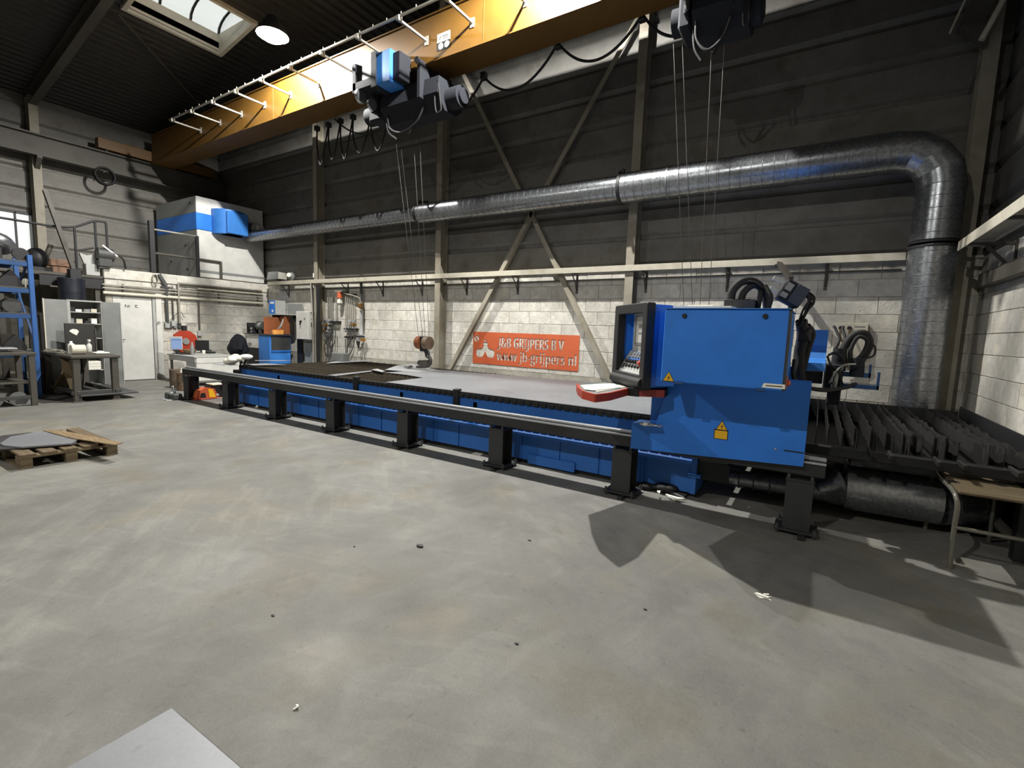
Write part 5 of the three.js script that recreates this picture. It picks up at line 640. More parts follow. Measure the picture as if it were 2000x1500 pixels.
  const b2 = PX(-15, 72, 505); const bb = thingW('stored_pump', 'dark round pump stored on platform near the window', 'pump', [b2.x, 2.5, b2.z]); part(bb, 'pump_body', [ball([b2.x, 2.8, b2.z], 0.25, 1, 1, 0.8), cb(b2.x - 0.2, b2.x + 0.2, 2.5, 2.62, b2.z - 0.2, b2.z + 0.2, 0.01)], mDark); part(bb, 'outlet', cyl([b2.x, 2.85, b2.z - 0.15], [b2.x, 3.15, b2.z - 0.25], 0.05), mSteelBeam);
  const dm = PX(-14.1, 140, 560); const dr = thingW('oil_drum', 'dark navy drum standing behind the steel cabinet', 'drum', [dm.x, 1.75, dm.z]); part(dr, 'drum_body', lathe([[0, 0], [0.23, 0], [0.24, 0.02], [0.23, 0.04], [0.23, 0.28], [0.24, 0.3], [0.23, 0.32], [0.23, 0.56], [0.24, 0.58], [0.23, 0.6], [0, 0.59]], [dm.x, 1.78, dm.z]), M('#171c2b', 0.5, { map: dirtMap })); part(dr, 'drum_shelf', [cb(dm.x - 0.3, dm.x + 0.3, 1.73, 1.78, dm.z - 0.3, dm.z + 0.3, 0.005), bx(dm.x - 0.25, dm.x - 0.2, 0, 1.73, dm.z + 0.2, dm.z + 0.25), bx(dm.x - 0.25, dm.x - 0.2, 0, 1.73, dm.z - 0.25, dm.z - 0.2)], mSteelBeam);
}
// ---------------------------------------------------------------- desk corner
{
  const x0 = -13.65, x1 = -12.25, z0 = -6.45, z1 = -5.38, h = 0.70;
  const d = thingW('office_desk', 'grey office desk with white drawer pedestal at the mezzanine wall', 'desk', [(x0 + x1) / 2, 0, (z0 + z1) / 2]);
  part(d, 'desk_top', cb(x0, x1, h - 0.03, h, z0, z1, 0.006), mGreyLight); part(d, 'apron', cb(x0 + 0.04, x1 - 0.02, h - 0.14, h - 0.03, z1 - 0.04, z1 - 0.02, 0.003), mGreyLight);
  const p = part(d, 'pedestal', cb(x1 - 0.5, x1 - 0.02, 0.08, h - 0.03, z0 + 0.02, z1 - 0.04, 0.006), mGreyLight); part(p, 'drawer', cb(x1 - 0.02, x1, h - 0.16, h - 0.035, z0 + 0.03, z1 - 0.05, 0.004), mWhite); part(p, 'drawer', cb(x1 - 0.02, x1, 0.12, h - 0.17, z0 + 0.03, z1 - 0.05, 0.004), mWhite);
  for (const z of [z1 - 0.07, z0 + 0.07]) part(d, 'leg', cb(x0 + 0.04, x0 + 0.09, 0, h - 0.03, z - 0.025, z + 0.025, 0.004), mGrey);
  part(d, 'modesty_panel', bx(x0 + 0.06, x1 - 0.5, 0.25, h - 0.03, z0 + 0.04, z0 + 0.06), mDark);
  const on = (u, v, y = h) => { const q = PY(y, u, v); q.x = Math.max(x0 + 0.1, Math.min(x1 - 0.08, q.x)); q.z = Math.max(z0 + 0.1, Math.min(z1 - 0.08, q.z)); return q; };
  const face = (g, x, z, a) => { for (const q of [g].flat(3)) { q.rotateY(a); q.translate(x, 0, z); } return g; };
  const mon = thingW('computer_monitor', 'small monitor with lit pale blue screen on the desk', 'monitor', [-13.45, h, -5.5], undefined), mx = -13.45, mz = -5.52, ma = 1.15;
  part(mon, 'monitor_case', face([cb(-0.125, 0.125, 0.80, 1.13, -0.05, 0, 0.008)], mx, mz, ma), mGreyLight); const sc = part(mon, 'screen', face(bx(-0.105, 0.105, 0.82, 1.09, 0, 0.004), mx, mz, ma), new THREE.MeshStandardMaterial({ color: '#101418', emissive: '#9db8e6', emissiveIntensity: 0.75, roughness: 0.3 })); part(sc, 'window_bar', face(bx(-0.09, 0.09, 1.04, 1.055, 0.004, 0.005), mx, mz, ma), new THREE.MeshStandardMaterial({ color: '#101418', emissive: '#5b6e96', emissiveIntensity: 0.6 })); part(mon, 'stand', face([cb(-0.03, 0.03, h + 0.01, 0.86, -0.04, -0.01, 0.004), cb(-0.1, 0.1, h, h + 0.015, -0.08, 0.06, 0.004)], mx, mz, ma), mDark);
  const rl = new THREE.RectAreaLight('#9db8e6', 0.75, 0.21, 0.27); { const c = new THREE.Vector3(0, 0.955, 0.012).applyAxisAngle(V(0, 1, 0), ma); rl.position.set(c.x, c.y - h, c.z + (mz + 5.5)); rl.rotation.y = ma + Math.PI; } mon.add(rl);
  const b = on(398, 689), bm = thingW('computer_monitor', 'black monitor seen beside the red hose reel', 'monitor', [b.x, h, b.z]); part(bm, 'monitor_case', face([cb(-0.17, 0.17, h + 0.05, h + 0.33, -0.03, 0.03, 0.008)], b.x - 0.2, b.z, 0.75), mBlack); part(bm, 'side_bezel', face([cb(0.172, 0.182, h + 0.05, h + 0.32, -0.03, 0.03, 0.003)], b.x - 0.2, b.z, 0.75), mGreyLight); part(bm, 'stand', face([cb(-0.05, 0.05, h, h + 0.1, -0.03, 0.0, 0.004), cb(-0.12, 0.12, h, h + 0.012, -0.1, 0.08, 0.004)], b.x - 0.2, b.z, 0.75), mBlack);
  const it = [['desk_phone', 'black desk phone among papers on the desk', 'phone', 410, 690, (q) => [cb(q.x - 0.12, q.x + 0.12, h, h + 0.05, q.z - 0.1, q.z + 0.1, 0.02), bar([q.x - 0.1, h + 0.07, q.z - 0.08], [q.x - 0.1, h + 0.07, q.z + 0.1], 0.04, 0.03)], mBlack], ['coffee_cup', 'small white cup beside the black desk phone', 'cup', 398, 691, (q) => lathe([[0, 0.0], [0.035, 0], [0.042, 0.09], [0.036, 0.09], [0.03, 0.012], [0, 0.01]], [q.x, h, q.z]), mPaper], ['dark_case', 'slim dark case lying at the desk end by the jacket', 'case', 432, 688, (q) => cb(q.x - 0.12, q.x + 0.12, h, h + 0.04, q.z - 0.08, q.z + 0.08, 0.01), mBlack], ['round_bowl', 'round tan bowl in front of the red hose reel', 'bowl', 360, 689, (q) => lathe([[0, 0], [0.09, 0.0], [0.15, 0.08], [0.155, 0.1], [0.14, 0.1], [0.08, 0.015], [0, 0.012]], [q.x, h, q.z]), mWood], ['grey_bottle', 'tall grey bottle between monitor and red hose reel', 'bottle', 376, 693, (q) => lathe([[0, 0], [0.04, 0], [0.042, 0.2], [0.02, 0.26], [0.018, 0.31], [0, 0.31]], [q.x, h, q.z]), mGrey]];
  for (const [n, l, c, u, v, f, m] of it) solo(n, l, c, f(on(u, v)), m);
  const k = on(345, 687); const kb = thingW('keyboard', 'black keyboard below the lit monitor', 'keyboard', [-13.2, h, -5.55]); part(kb, 'keyboard_base', rotY([cb(-13.3, -13.1, h, h + 0.02, -5.75, -5.45, 0.005)], 0.2, [-13.2, -5.6]), mBlack);
  // red hose reel on the wall
  const c = PX(MX + 0.1, 362, 667), hr = thingW('hose_reel', 'red round hose reel with grey hub on the mezzanine wall', 'hose reel', [c.x, c.y - 0.4, c.z]);
  part(hr, 'reel_disc', [cyl([c.x + 0.0, c.y, c.z], [c.x + 0.03, c.y, c.z], 0.30, 0.30, 10), cyl([c.x - 0.09, c.y, c.z], [c.x - 0.06, c.y, c.z], 0.3, 0.3, 10)], mRed); part(hr, 'hub', [cyl([c.x + 0.03, c.y, c.z], [c.x + 0.06, c.y, c.z], 0.09, 0.08, 18)], mGrey); part(hr, 'hose', new THREE.TorusGeometry(0.24, 0.045, 8, 24).rotateY(Math.PI / 2).translate(c.x - 0.03, c.y, c.z), mRubber); part(hr, 'wall_bracket', [cb(MX, c.x + 0.02, c.y + 0.26, c.y + 0.42, c.z - 0.05, c.z + 0.05, 0.01)], mDark);
  // chair with jacket
  const j = [-13.3, 0, -6.72], ch = thingW('office_chair', 'dark office chair behind the desk end', 'chair', j);
  part(ch, 'seat', cb(j[0] - 0.24, j[0] + 0.24, 0.42, 0.5, j[2] - 0.24, j[2] + 0.24, 0.03), mBlack); part(ch, 'backrest', cb(j[0] - 0.2, j[0] + 0.2, 0.58, 1.0, j[2] - 0.26, j[2] - 0.2, 0.02), mBlack); part(ch, 'back_bracket', bx(j[0] - 0.03, j[0] + 0.03, 0.45, 0.65, j[2] - 0.28, j[2] - 0.25), mDark); part(ch, 'column', cyl([j[0], 0.08, j[2]], [j[0], 0.42, j[2]], 0.03), mDark); for (let i = 0; i < 5; i++) { const a = i * 1.257; part(ch, 'foot', bar([j[0], 0.08, j[2]], [j[0] + 0.28 * Math.cos(a), 0.04, j[2] + 0.28 * Math.sin(a)], 0.04, 0.04), mDark); }
  const jk = thingW('work_jacket', 'dark navy hooded jacket draped over the office chair', 'jacket', [j[0], 0.6, j[2] - 0.2]); const G = new THREE.SphereGeometry(1, 28, 20); { const P = G.attributes.position; for (let i = 0; i < P.count; i++) { const x = P.getX(i), y = P.getY(i), z = P.getZ(i), w = y > 0 ? 1 - 0.25 * y : 1 + 0.12 * -y, f = 1 + 0.06 * Math.sin(9 * x + 4 * z) + 0.05 * Math.sin(7 * y + 5 * x); P.setXYZ(i, x * 0.36 * w * f, y * 0.31 + (y > 0.3 && x > -0.2 ? 0.05 : 0), z * 0.2 * f * w); } G.computeVertexNormals(); G.translate(j[0], 0.86, j[2] - 0.22); } part(jk, 'jacket_body', G, mNavy); part(jk, 'sleeve', tube([[j[0] + 0.22, 1.0, j[2] - 0.18], [j[0] + 0.34, 0.92, j[2] - 0.12], [j[0] + 0.36, 0.8, j[2] - 0.08]], 0.07, 8), mNavy);
}
// ---------------------------------------------------------------- blue tool cabinet corner
{
  const xf = -12.75, za = PX(xf, 527, 680).z, zb = Math.max(ZB + 0.05, PX(xf, 568, 680).z), xl = PZ(za, 505, 680).x, t = thingW('tool_cabinet', 'bright blue tool cabinet with white drawer box in the back corner', 'cabinet', [xf - 0.3, 0, (za + zb) / 2]);
  part(t, 'blue_body', cb(xl, xf, 0.05, 1.20, zb, za, 0.012), mBlueLight); part(t, 'mesh_screen', cb(xf, xf + 0.02, 0.78, 1.18, zb + 0.03, za - 0.04, 0.005), mGreyDark); part(t, 'screen_trim', bx(xf, xf + 0.03, 0.755, 0.785, zb + 0.02, za - 0.03), mBlue);
  const zw = za - 0.02, xw = PZ(zw, 481, 670).x, dw = part(t, 'drawer_box', cb(xw, xl - 0.02, 0.82, 1.17, zw - 0.4, zw, 0.01), mWhite); part(dw, 'drawer_handle', bx(xw + 0.15, xw + 0.3, 0.94, 0.97, zw, zw + 0.03), mGrey); part(t, 'dark_base', cb(xw + 0.03, xl - 0.02, 0.02, 0.82, zw - 0.38, zw - 0.02, 0.008), mDark); part(t, 'top_plate', cb(xw - 0.02, xf + 0.06, 1.20, 1.235, zb, za + 0.02, 0.006), mGreyDark);
  const y = 1.235;
  const bi = thingW('wire_basket', 'wire basket of small parts on the tool cabinet', 'basket', [-13.82, y, -7.7]); part(bi, 'basket_frame', [bx(-13.97, -13.66, y, y + 0.02, -7.85, -7.55), ...[0, 1, 2, 3].map((i) => bx(-13.97, -13.66, y + 0.07 * i + 0.05, y + 0.07 * i + 0.06, -7.565, -7.55)), bx(-13.97, -13.95, y, y + 0.3, -7.85, -7.55), bx(-13.68, -13.66, y, y + 0.26, -7.85, -7.55)], mDark); part(bi, 'white_part', cb(-13.9, -13.72, y + 0.1, y + 0.16, -7.8, -7.6), mPaper); part(bi, 'white_part', cb(-13.88, -13.75, y + 0.02, y + 0.07, -7.75, -7.6), mPaper);
  const vi = thingW('bench_grinder', 'grey bench grinder beside the wire basket', 'grinder', [-13.42, y, -7.7]); part(vi, 'motor', cyl([-13.54, y + 0.22, -7.7], [-13.32, y + 0.22, -7.7], 0.1, 0.1, 16), mGrey); part(vi, 'wheel', cyl([-13.6, y + 0.22, -7.7], [-13.55, y + 0.22, -7.7], 0.13, 0.13, 18), mGreyDark); part(vi, 'wheel', cyl([-13.31, y + 0.22, -7.7], [-13.26, y + 0.22, -7.7], 0.13, 0.13, 18), mGreyDark); part(vi, 'pedestal', cb(-13.5, -13.36, y, y + 0.15, -7.78, -7.62, 0.02), mGreyDark);
  const ct2 = M('#b0704a', 0.85, { map: woodMap }), ob = thingW('open_carton', 'open brown carton box on the tool cabinet', 'carton', [-13.0, y, -7.85]); part(ob, 'carton_side', [bx(-13.22, -13.2, y, y + 0.48, -8.1, -7.62), bx(-13.2, -12.76, y, y + 0.5, -8.12, -8.1), polyX([[-8.1, y], [-7.95, y], [-7.9, y + 0.2], [-7.98, y + 0.5], [-8.1, y + 0.5]], -12.8, -12.78), bx(-13.2, -12.78, y, y + 0.01, -8.1, -7.6), polyX([[-7.98, y], [-7.62, y], [-7.62, y + 0.12], [-7.9, y + 0.18]], -12.8, -12.78)], ct2); part(ob, 'round_hole', cyl([-12.98, y + 0.3, -8.1], [-12.98, y + 0.3, -8.07], 0.11, 0.11, 20), mBlack); part(ob, 'grey_saddle', tube([[-12.86, y + 0.42, -8.0], [-12.84, y + 0.25, -7.92], [-12.95, y + 0.1, -7.85], [-13.1, y + 0.06, -7.8]], 0.04, 8), mGrey);
  solo('cardboard_box', 'small orange cardboard box at the cabinet edge', 'box', cb(-12.775, -12.70, y, y + 0.12, -7.9, -7.6, 0.006), M('#e09a48', 0.8));
  const sh = thingW('wall_shelf', 'shelf with blue bin and grey board above the tool cabinet', 'shelf', [-13, 1.78, -8.2]); part(sh, 'shelf_board', cb(-13.65, -12.5, 1.78, 1.81, -8.4, -8.0, 0.005), mGreyLight); part(sh, 'bracket', [bx(-13.6, -13.57, 1.6, 1.78, -8.4, -8.1), bx(-12.6, -12.57, 1.6, 1.78, -8.4, -8.1)], mDark); part(sh, 'back_board', cb(-13.2, -12.5, 1.82, 2.12, -8.38, -8.34, 0.004), mGrey);
  const bb = thingW('parts_bin', 'tall blue parts bin standing on the wall shelf', 'bin', [-13.45, 1.81, -8.15]); part(bb, 'bin_body', cb(-13.62, -13.28, 1.81, 2.2, -8.3, -8.02, 0.01), mBlue); part(bb, 'bin_label', [bx(-13.55, -13.36, 2.1, 2.16, -8.02, -8.015), bx(-13.47, -13.4, 1.86, 1.93, -8.02, -8.015)], mPaper); part(bb, 'bin_edge', bx(-13.28, -13.24, 1.81, 2.2, -8.3, -8.0), mGreyLight);
  solo('dark_board', 'dark board leaning behind the tool cabinet right end', 'board', polyZ([[-12.7, 0.0], [-12.42, 0.0], [-12.5, 0.9], [-12.5, 1.74], [-12.7, 1.74]], -8.33, -8.3), mDark);
}
// ---------------------------------------------------------------- steel cabinet, workbench and rack on the left
{
  const x1 = -13.0, x0 = -13.45, z0 = -3.95, z1 = -3.38, h = 1.88, t = thingW('steel_cabinet', 'grey steel cabinet with open doors and small parts inside', 'cabinet', [x0, 0, -3.7]);
  part(t, 'carcass', [cb(x0, x1, 0.05, h, z1 - 0.02, z1, 0.003), cb(x0, x1, 0.05, h, z0, z0 + 0.02, 0.003), cb(x0, x0 + 0.02, 0.05, h, z0, z1, 0.003), cb(x0, x1 + 0.01, h - 0.03, h, z0 - 0.005, z1 + 0.005, 0.003), cb(x0, x1, 0.03, 0.1, z0, z1, 0.003), cb(x1 - 0.02, x1 + 0.005, 0.05, h, z1 - 0.05, z1, 0.003)], mGreyLight);
  for (const y of [0.42, 0.75, 1.1, 1.4, 1.64]) part(t, 'shelf', cb(x0 + 0.02, x1 - 0.02, y - 0.02, y, z0 + 0.02, z1 - 0.02, 0.003), mGreyLight);
  const dl = part(t, 'cabinet_door', [bar([x1, (h + 0.1) / 2, z1], [x1 + 0.05, (h + 0.1) / 2, z1 + 0.36], 0.02, h - 0.12)], mGrey), dr = part(t, 'cabinet_door', [bar([x1, (h + 0.1) / 2, z0], [x1 + 0.12, (h + 0.1) / 2, z0 - 0.27], 0.02, h - 0.12)], mGrey);
  part(dl, 'door_edge', bar([x1 + 0.05, (h + 0.1) / 2, z1 + 0.36], [x1 + 0.055, (h + 0.1) / 2, z1 + 0.38], 0.03, h - 0.1), mCream); part(dr, 'door_edge', bar([x1 + 0.125, (h + 0.1) / 2, z0 - 0.27], [x1 + 0.13, (h + 0.1) / 2, z0 - 0.285], 0.03, h - 0.1), mGreyLight);
  seed = 91; const items = [[1.64, 'top', 'small parts box'], [1.4, 'second', 'flat tool case'], [0.75, 'middle', 'file binder']], tone = [[mCream, 'cream'], [mGrey, 'grey'], [mPaper, 'white'], [mDark, 'dark']];
  for (const [y, w, n] of items) for (let i = 0; i < 4; i++) { const z = z0 + 0.06 + i * 0.125, hh = rr(0.05, 0.13), [m, c] = tone[(i + Math.floor(y * 10)) % 4]; solo('stored_box', c + ' ' + n + ' on the ' + w + ' shelf inside the steel cabinet', 'box', cb(x0 + 0.1, x1 - 0.05 - rr(0, 0.08), y, y + hh, z, z + 0.1, 0.006), m, undefined, 'boxes on the ' + w + ' cabinet shelf'); }
  for (let i = 0; i < 3; i++) solo('paper_ream', ['lowest and widest', 'middle', 'topmost'][i] + ' white paper ream of the stack inside the steel cabinet', 'paper', cb(x0 + 0.1, x1 + 0.02, 0.422 + i * 0.062, 0.48 + i * 0.062, z0 + 0.08, z1 - 0.12 + (i ? -0.08 : 0), 0.004), mPaper, undefined, 'white reams in the cabinet');
  // workbench
  const bx0 = -12.85, bx1 = -11.13, bz0 = -3.62, bz1 = -2.9, bh = 0.84, b = thingW('workbench', 'heavy dirty steel workbench in front of the steel cabinet', 'workbench', [-12, 0, -3.25]);
  part(b, 'bench_top', cb(bx0, bx1, bh - 0.05, bh, bz0, bz1, 0.008), mSteelBeam); for (const [x, z] of [[bx1 - 0.08, bz1 - 0.08], [bx1 - 0.08, bz0 + 0.08], [bx0 + 0.08, bz1 - 0.08], [bx0 + 0.08, bz0 + 0.08]]) { const l = part(b, 'leg', cb(x - 0.05, x + 0.05, 0.02, bh - 0.05, z - 0.05, z + 0.05, 0.005), mPipeDark); part(l, 'foot_plate', cb(x - 0.08, x + 0.08, 0, 0.02, z - 0.08, z + 0.08, 0.004), mSteelBeam); }
  part(b, 'lower_frame', [cb(bx0, bx1 - 0.02, 0.13, 0.2, bz1 - 0.12, bz1 - 0.06, 0.005), cb(bx1 - 0.12, bx1 - 0.05, 0.13, 0.2, bz0, bz1, 0.005), cb(bx0, bx1, 0.13, 0.2, bz0 + 0.04, bz0 + 0.1, 0.005)], mGreyDark); part(b, 'lower_plate', cb(bx0 + 0.05, bx1 + 0.02, 0.1, 0.13, bz0 - 0.25, bz1 - 0.1, 0.006), mGreyDark);
  part(b, 'diagonal_brace', bar([bx0 + 0.9, 0.8, bz1 - 0.1], [bx1 - 0.35, 0.2, bz1 - 0.1], 0.1, 0.03), mWoodDark);
  const pn = thingW('backing_panel', 'dark panel with white sticker standing on the workbench', 'panel', [-12.7, bh, -3.5]); part(pn, 'panel_board', cb(-12.72, -12.69, bh, 1.40, -3.72, -3.24, 0.004), M('#33312e', 0.6, { map: dirtMap })); part(pn, 'sticker', polyX([[-3.33, 1.27], [-3.31, 1.24], [-3.36, 1.2], [-3.42, 1.16], [-3.46, 1.24], [-3.43, 1.28], [-3.37, 1.29]], -12.69, -12.687), mPaper); part(pn, 'panel_leg', [cb(-12.74, -12.69, bh, 1.3, -3.74, -3.70)], mSteelBeam);
  const top = (n, l, c, u, v, f, m) => { const p = PY(bh, u, v); p.x = Math.max(bx0 + 0.15, Math.min(bx1 - 0.1, p.x)); p.z = Math.max(bz0 + 0.1, Math.min(bz1 - 0.1, p.z)); return solo(n, l, c, f(p), m); };
  top('white_bottle', 'white plastic bottle on the workbench before dark panel', 'bottle', 140, 690, (p) => lathe([[0, 0], [0.05, 0], [0.052, 0.17], [0.02, 0.2], [0.02, 0.23], [0, 0.23]], [p.x, bh, p.z]), mPaper);
  top('paper_roll', 'pale wiping paper roll lying on the workbench', 'roll', 158, 692, (p) => [cyl([p.x, bh + 0.09, p.z - 0.06], [p.x, bh + 0.09, p.z + 0.14], 0.09, 0.09, 18)], mCream); top('spray_bottle', 'white spray bottle with blue cap on the workbench', 'bottle', 187, 687, (p) => [lathe([[0, 0], [0.045, 0], [0.047, 0.13], [0.015, 0.18], [0.015, 0.21], [0, 0.21]], [p.x, bh, p.z]), cb(p.x - 0.02, p.x + 0.05, bh + 0.2, bh + 0.25, p.z - 0.02, p.z + 0.02, 0.006)], mWhite); top('folded_cloth', 'pale folded cloth at the workbench corner by door', 'cloth', 213, 690, (p) => [cb(p.x - 0.12, p.x + 0.1, bh, bh + 0.025, p.z - 0.12, p.z + 0.1, 0.01), ball([p.x, bh + 0.03, p.z], 0.06, 1.5, 0.4, 1)], mPaper); top('steel_offcuts', 'tangle of dull steel offcuts on the bench left end', 'offcuts', 92, 690, (p) => { const o = []; seed = 17; for (let i = 0; i < 7; i++) { const a = rr(0, 3); o.push(bar([p.x + rr(-0.2, 0.2), bh + 0.015 + i * 0.008, p.z + rr(-0.15, 0.1)], [p.x + rr(-0.2, 0.2) + 0.2 * Math.cos(a), bh + 0.03 + i * 0.008, p.z + rr(-0.1, 0.1) + 0.1], 0.05, 0.02)); } return o; }, mPipe);
  // wooden boards under the bench
  solo('plank', 'light wooden plank leaning under the workbench', 'plank', bar([-12.4, 0.14, -2.98], [-12.1, 0.78, -3.2], 0.12, 0.03), mWood); solo('plank', 'dark wooden plank leaning under the workbench beside light plank', 'plank', bar([-12.15, 0.14, -3.0], [-12.35, 0.78, -3.25], 0.1, 0.03), mWoodDark);
  // grey upright slabs between rack and cabinet
  solo('steel_offcut_stack', 'dark steel plates leaning between rack and cabinet', 'plates', [cb(-13.35, -12.92, 0.0, 1.55, -2.98, -2.94, 0.004), polyX([[-2.93, 0.0], [-2.76, 0.0], [-2.78, 1.45], [-2.92, 1.5]], -12.96, -12.93), polyX([[-2.88, 0.0], [-2.76, 0.0], [-2.77, 1.2], [-2.86, 1.25]], -12.9, -12.87)], mSlagDark);
}
{
  // blue pallet rack with machine parts
  const t = thingW('storage_rack', 'blue storage rack full of machine parts by the left wall', 'rack', [-12.6, 0, -2.2]), xf = -12.2, xb = -13.1;
  const ys = [0.86, 1.56, 2.02, 2.5]; for (const [x, z] of [[xf, -2.7], [xb, -2.7], [xf, -0.6], [xb, -0.6]]) part(t, 'upright', cb(x - 0.035, x + 0.035, 0, 2.62, z - 0.035, z + 0.035, 0.006), M('#2d5c9c', 0.5, { map: paintMap }), 'blue upright');
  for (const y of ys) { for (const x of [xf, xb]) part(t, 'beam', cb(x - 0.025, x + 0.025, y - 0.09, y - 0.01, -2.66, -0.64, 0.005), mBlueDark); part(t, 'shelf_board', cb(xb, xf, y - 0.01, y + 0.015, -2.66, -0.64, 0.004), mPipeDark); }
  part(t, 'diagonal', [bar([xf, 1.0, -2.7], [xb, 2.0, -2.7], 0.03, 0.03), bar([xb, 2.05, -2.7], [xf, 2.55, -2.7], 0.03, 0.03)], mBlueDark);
  seed = 401; const gear = (y, z, k) => { const x = xf - 0.2; if (k === 0) return [cyl([x - 0.15, y + 0.14, z], [x + 0.12, y + 0.14, z], 0.13, 0.13, 16), cb(x - 0.1, x + 0.1, y + 0.016, y + 0.06, z - 0.12, z + 0.12, 0.01)]; if (k === 1) return [cb(x - 0.15, x + 0.12, y + 0.016, y + 0.22, z - 0.14, z + 0.12, 0.02), cyl([x, y + 0.22, z], [x, y + 0.3, z], 0.06, 0.06, 12)]; if (k === 2) return [polyX([[z - 0.18, y + 0.016], [z + 0.18, y + 0.016], [z + 0.12, y + 0.15], [z - 0.02, y + 0.32], [z - 0.12, y + 0.18]], x - 0.1, x + 0.1)]; return [cb(x - 0.2, x + 0.15, y + 0.016, y + 0.12, z - 0.16, z + 0.16, 0.01), cb(x - 0.15, x + 0.1, y + 0.12, y + 0.2, z - 0.1, z + 0.12, 0.01)]; };
  const NM = ['gear_motor', 'pump_block', 'cast_bracket', 'parts_tray'], D = [[0.86, 'lowest'], [1.56, 'second'], [2.02, 'third']], what = ['round dark gear motor', 'dull grey pump block', 'angular cast bracket', 'stacked parts tray'];
  for (const [y, w] of D) [-2.45, -2.1, -1.8].forEach((z, i) => { const k = (i + Math.floor(y * 3)) % 4; solo(NM[k], what[k] + ' on the ' + w + ' rack shelf ' + ['next to the blue upright', 'in the middle', 'furthest from the upright'][i], 'machine part', gear(y, z, k), [mGreyDark, mGrey, mDark, mPipeDark][k]); });
  const ex = [['shaft_bundle', 'bundle of short shafts on the lowest rack shelf beside the upright', 0.86, -2.64, 0.04, 0.3, mGrey], ['coupling_disc', 'dark coupling disc leaning on the top rack shelf', 2.5, -2.6, 0.11, 0.06, mDark]];
  for (const [n, l, y, z, r, len, m] of ex) solo(n, l, 'machine part', n === 'coupling_disc' ? cyl([xf - 0.1, y + 0.016 + r, z], [xf - 0.04, y + 0.016 + r, z], r, r, 20) : [0, 1, 2].map((i) => cyl([xf - 0.35, y + 0.041, z + 0.03 * i - 0.02], [xf - 0.05, y + 0.041, z + 0.03 * i - 0.02], 0.014, 0.014, 10)), m);
  for (const [l, x, z, h2, m] of [['dented grey bucket under the workbench', -12.35, -3.25, 0.28, mGrey], ['dark rubber bucket under the workbench behind the grey bucket', -12.6, -3.35, 0.33, mRubber]]) { const q = thingW('bucket', l, 'bucket', [x, 0.13, z]); part(q, 'bucket_body', lathe([[0, 0], [0.1, 0], [0.13, h2], [0.136, h2], [0.136, h2 - 0.015], [0.122, h2 - 0.02], [0.095, 0.012], [0, 0.01]], [x, 0.13, z], 20), m); part(q, 'handle', tube([[x, 0.13 + h2 - 0.02, z - 0.13], [x + 0.06, 0.13 + h2 + 0.05, z], [x, 0.13 + h2 - 0.02, z + 0.13]], 0.006, 6), mDark); }
  solo('white_box', 'bright white box on the third rack shelf', 'box', cb(-12.33, -12.24, 2.036, 2.2, -2.645, -2.635, 0.003), mPaper);
  // metal duct elbow on top
  const e = thingW('duct_elbow', 'galvanised duct elbow lying on top of the blue rack', 'duct', [-12.6, 2.52, -2.2]); const a = PX(-12.5, 20, 472); part(e, 'elbow', tube([[-12.6, a.y, -1.6], [-12.5, a.y, -2.1], [-12.5, a.y - 0.02, -2.4], [-12.6, a.y - 0.12, -2.5]], 0.15, 18, 24), mGalv); part(e, 'cradle', cb(-12.7, -12.4, 2.515, a.y - 0.1, -2.4, -1.8, 0.01), mDark);
  // low bench in front of the rack, cut by the picture edge
  const b = thingW('side_bench', 'low grimy steel bench in front of the blue rack', 'workbench', [-11.6, 0, -1.8]); part(b, 'bench_top', cb(-12.1, -11.2, 0.86, 0.91, -2.48, -0.6, 0.006), mSteelBeam); for (const [x, z] of [[-11.25, -2.42], [-12.05, -2.42], [-11.25, -0.7], [-12.05, -0.7]]) part(b, 'leg', cb(x - 0.04, x + 0.04, 0, 0.86, z - 0.04, z + 0.04, 0.005), mPipeDark); part(b, 'shelf', cb(-12.05, -11.25, 0.38, 0.41, -2.4, -0.7, 0.004), mSteelBeam); part(b, 'lower_rail', cb(-11.28, -11.22, 0.12, 0.18, -2.4, -0.7, 0.004), mGreyDark);
  seed = 55; const bl = [['round dark fitting under the grimy bench nearest its leg', -2.25], ['round dark fitting under the grimy bench further along', -1.95]]; for (const [l, z] of bl) { const q = thingW('pipe_fitting', l, 'fitting', [-11.5, 0.0, z]); part(q, 'fitting_body', [cyl([-11.6, 0.12, z], [-11.35, 0.12, z], 0.11, 0.11, 16)], mGreyDark); part(q, 'flange', cyl([-11.36, 0.12, z], [-11.33, 0.12, z], 0.12, 0.12, 16), mGrey); }
  solo('steel_bars', 'bright steel bars lying on the grimy bench', 'bars', [cb(-11.9, -11.5, 0.91, 0.95, -2.2, -1.6, 0.01), cb(-11.7, -11.4, 0.95, 0.98, -2.3, -1.9, 0.01)], mScrap); solo('rusty_housing', 'rusty round housing on the grimy bench', 'machine part', [cyl([-11.7, 0.91, -1.35], [-11.7, 1.15, -1.35], 0.16, 0.12, 18), cb(-11.85, -11.55, 0.91, 1.0, -1.5, -1.2, 0.01)], mSteelBeam);
}
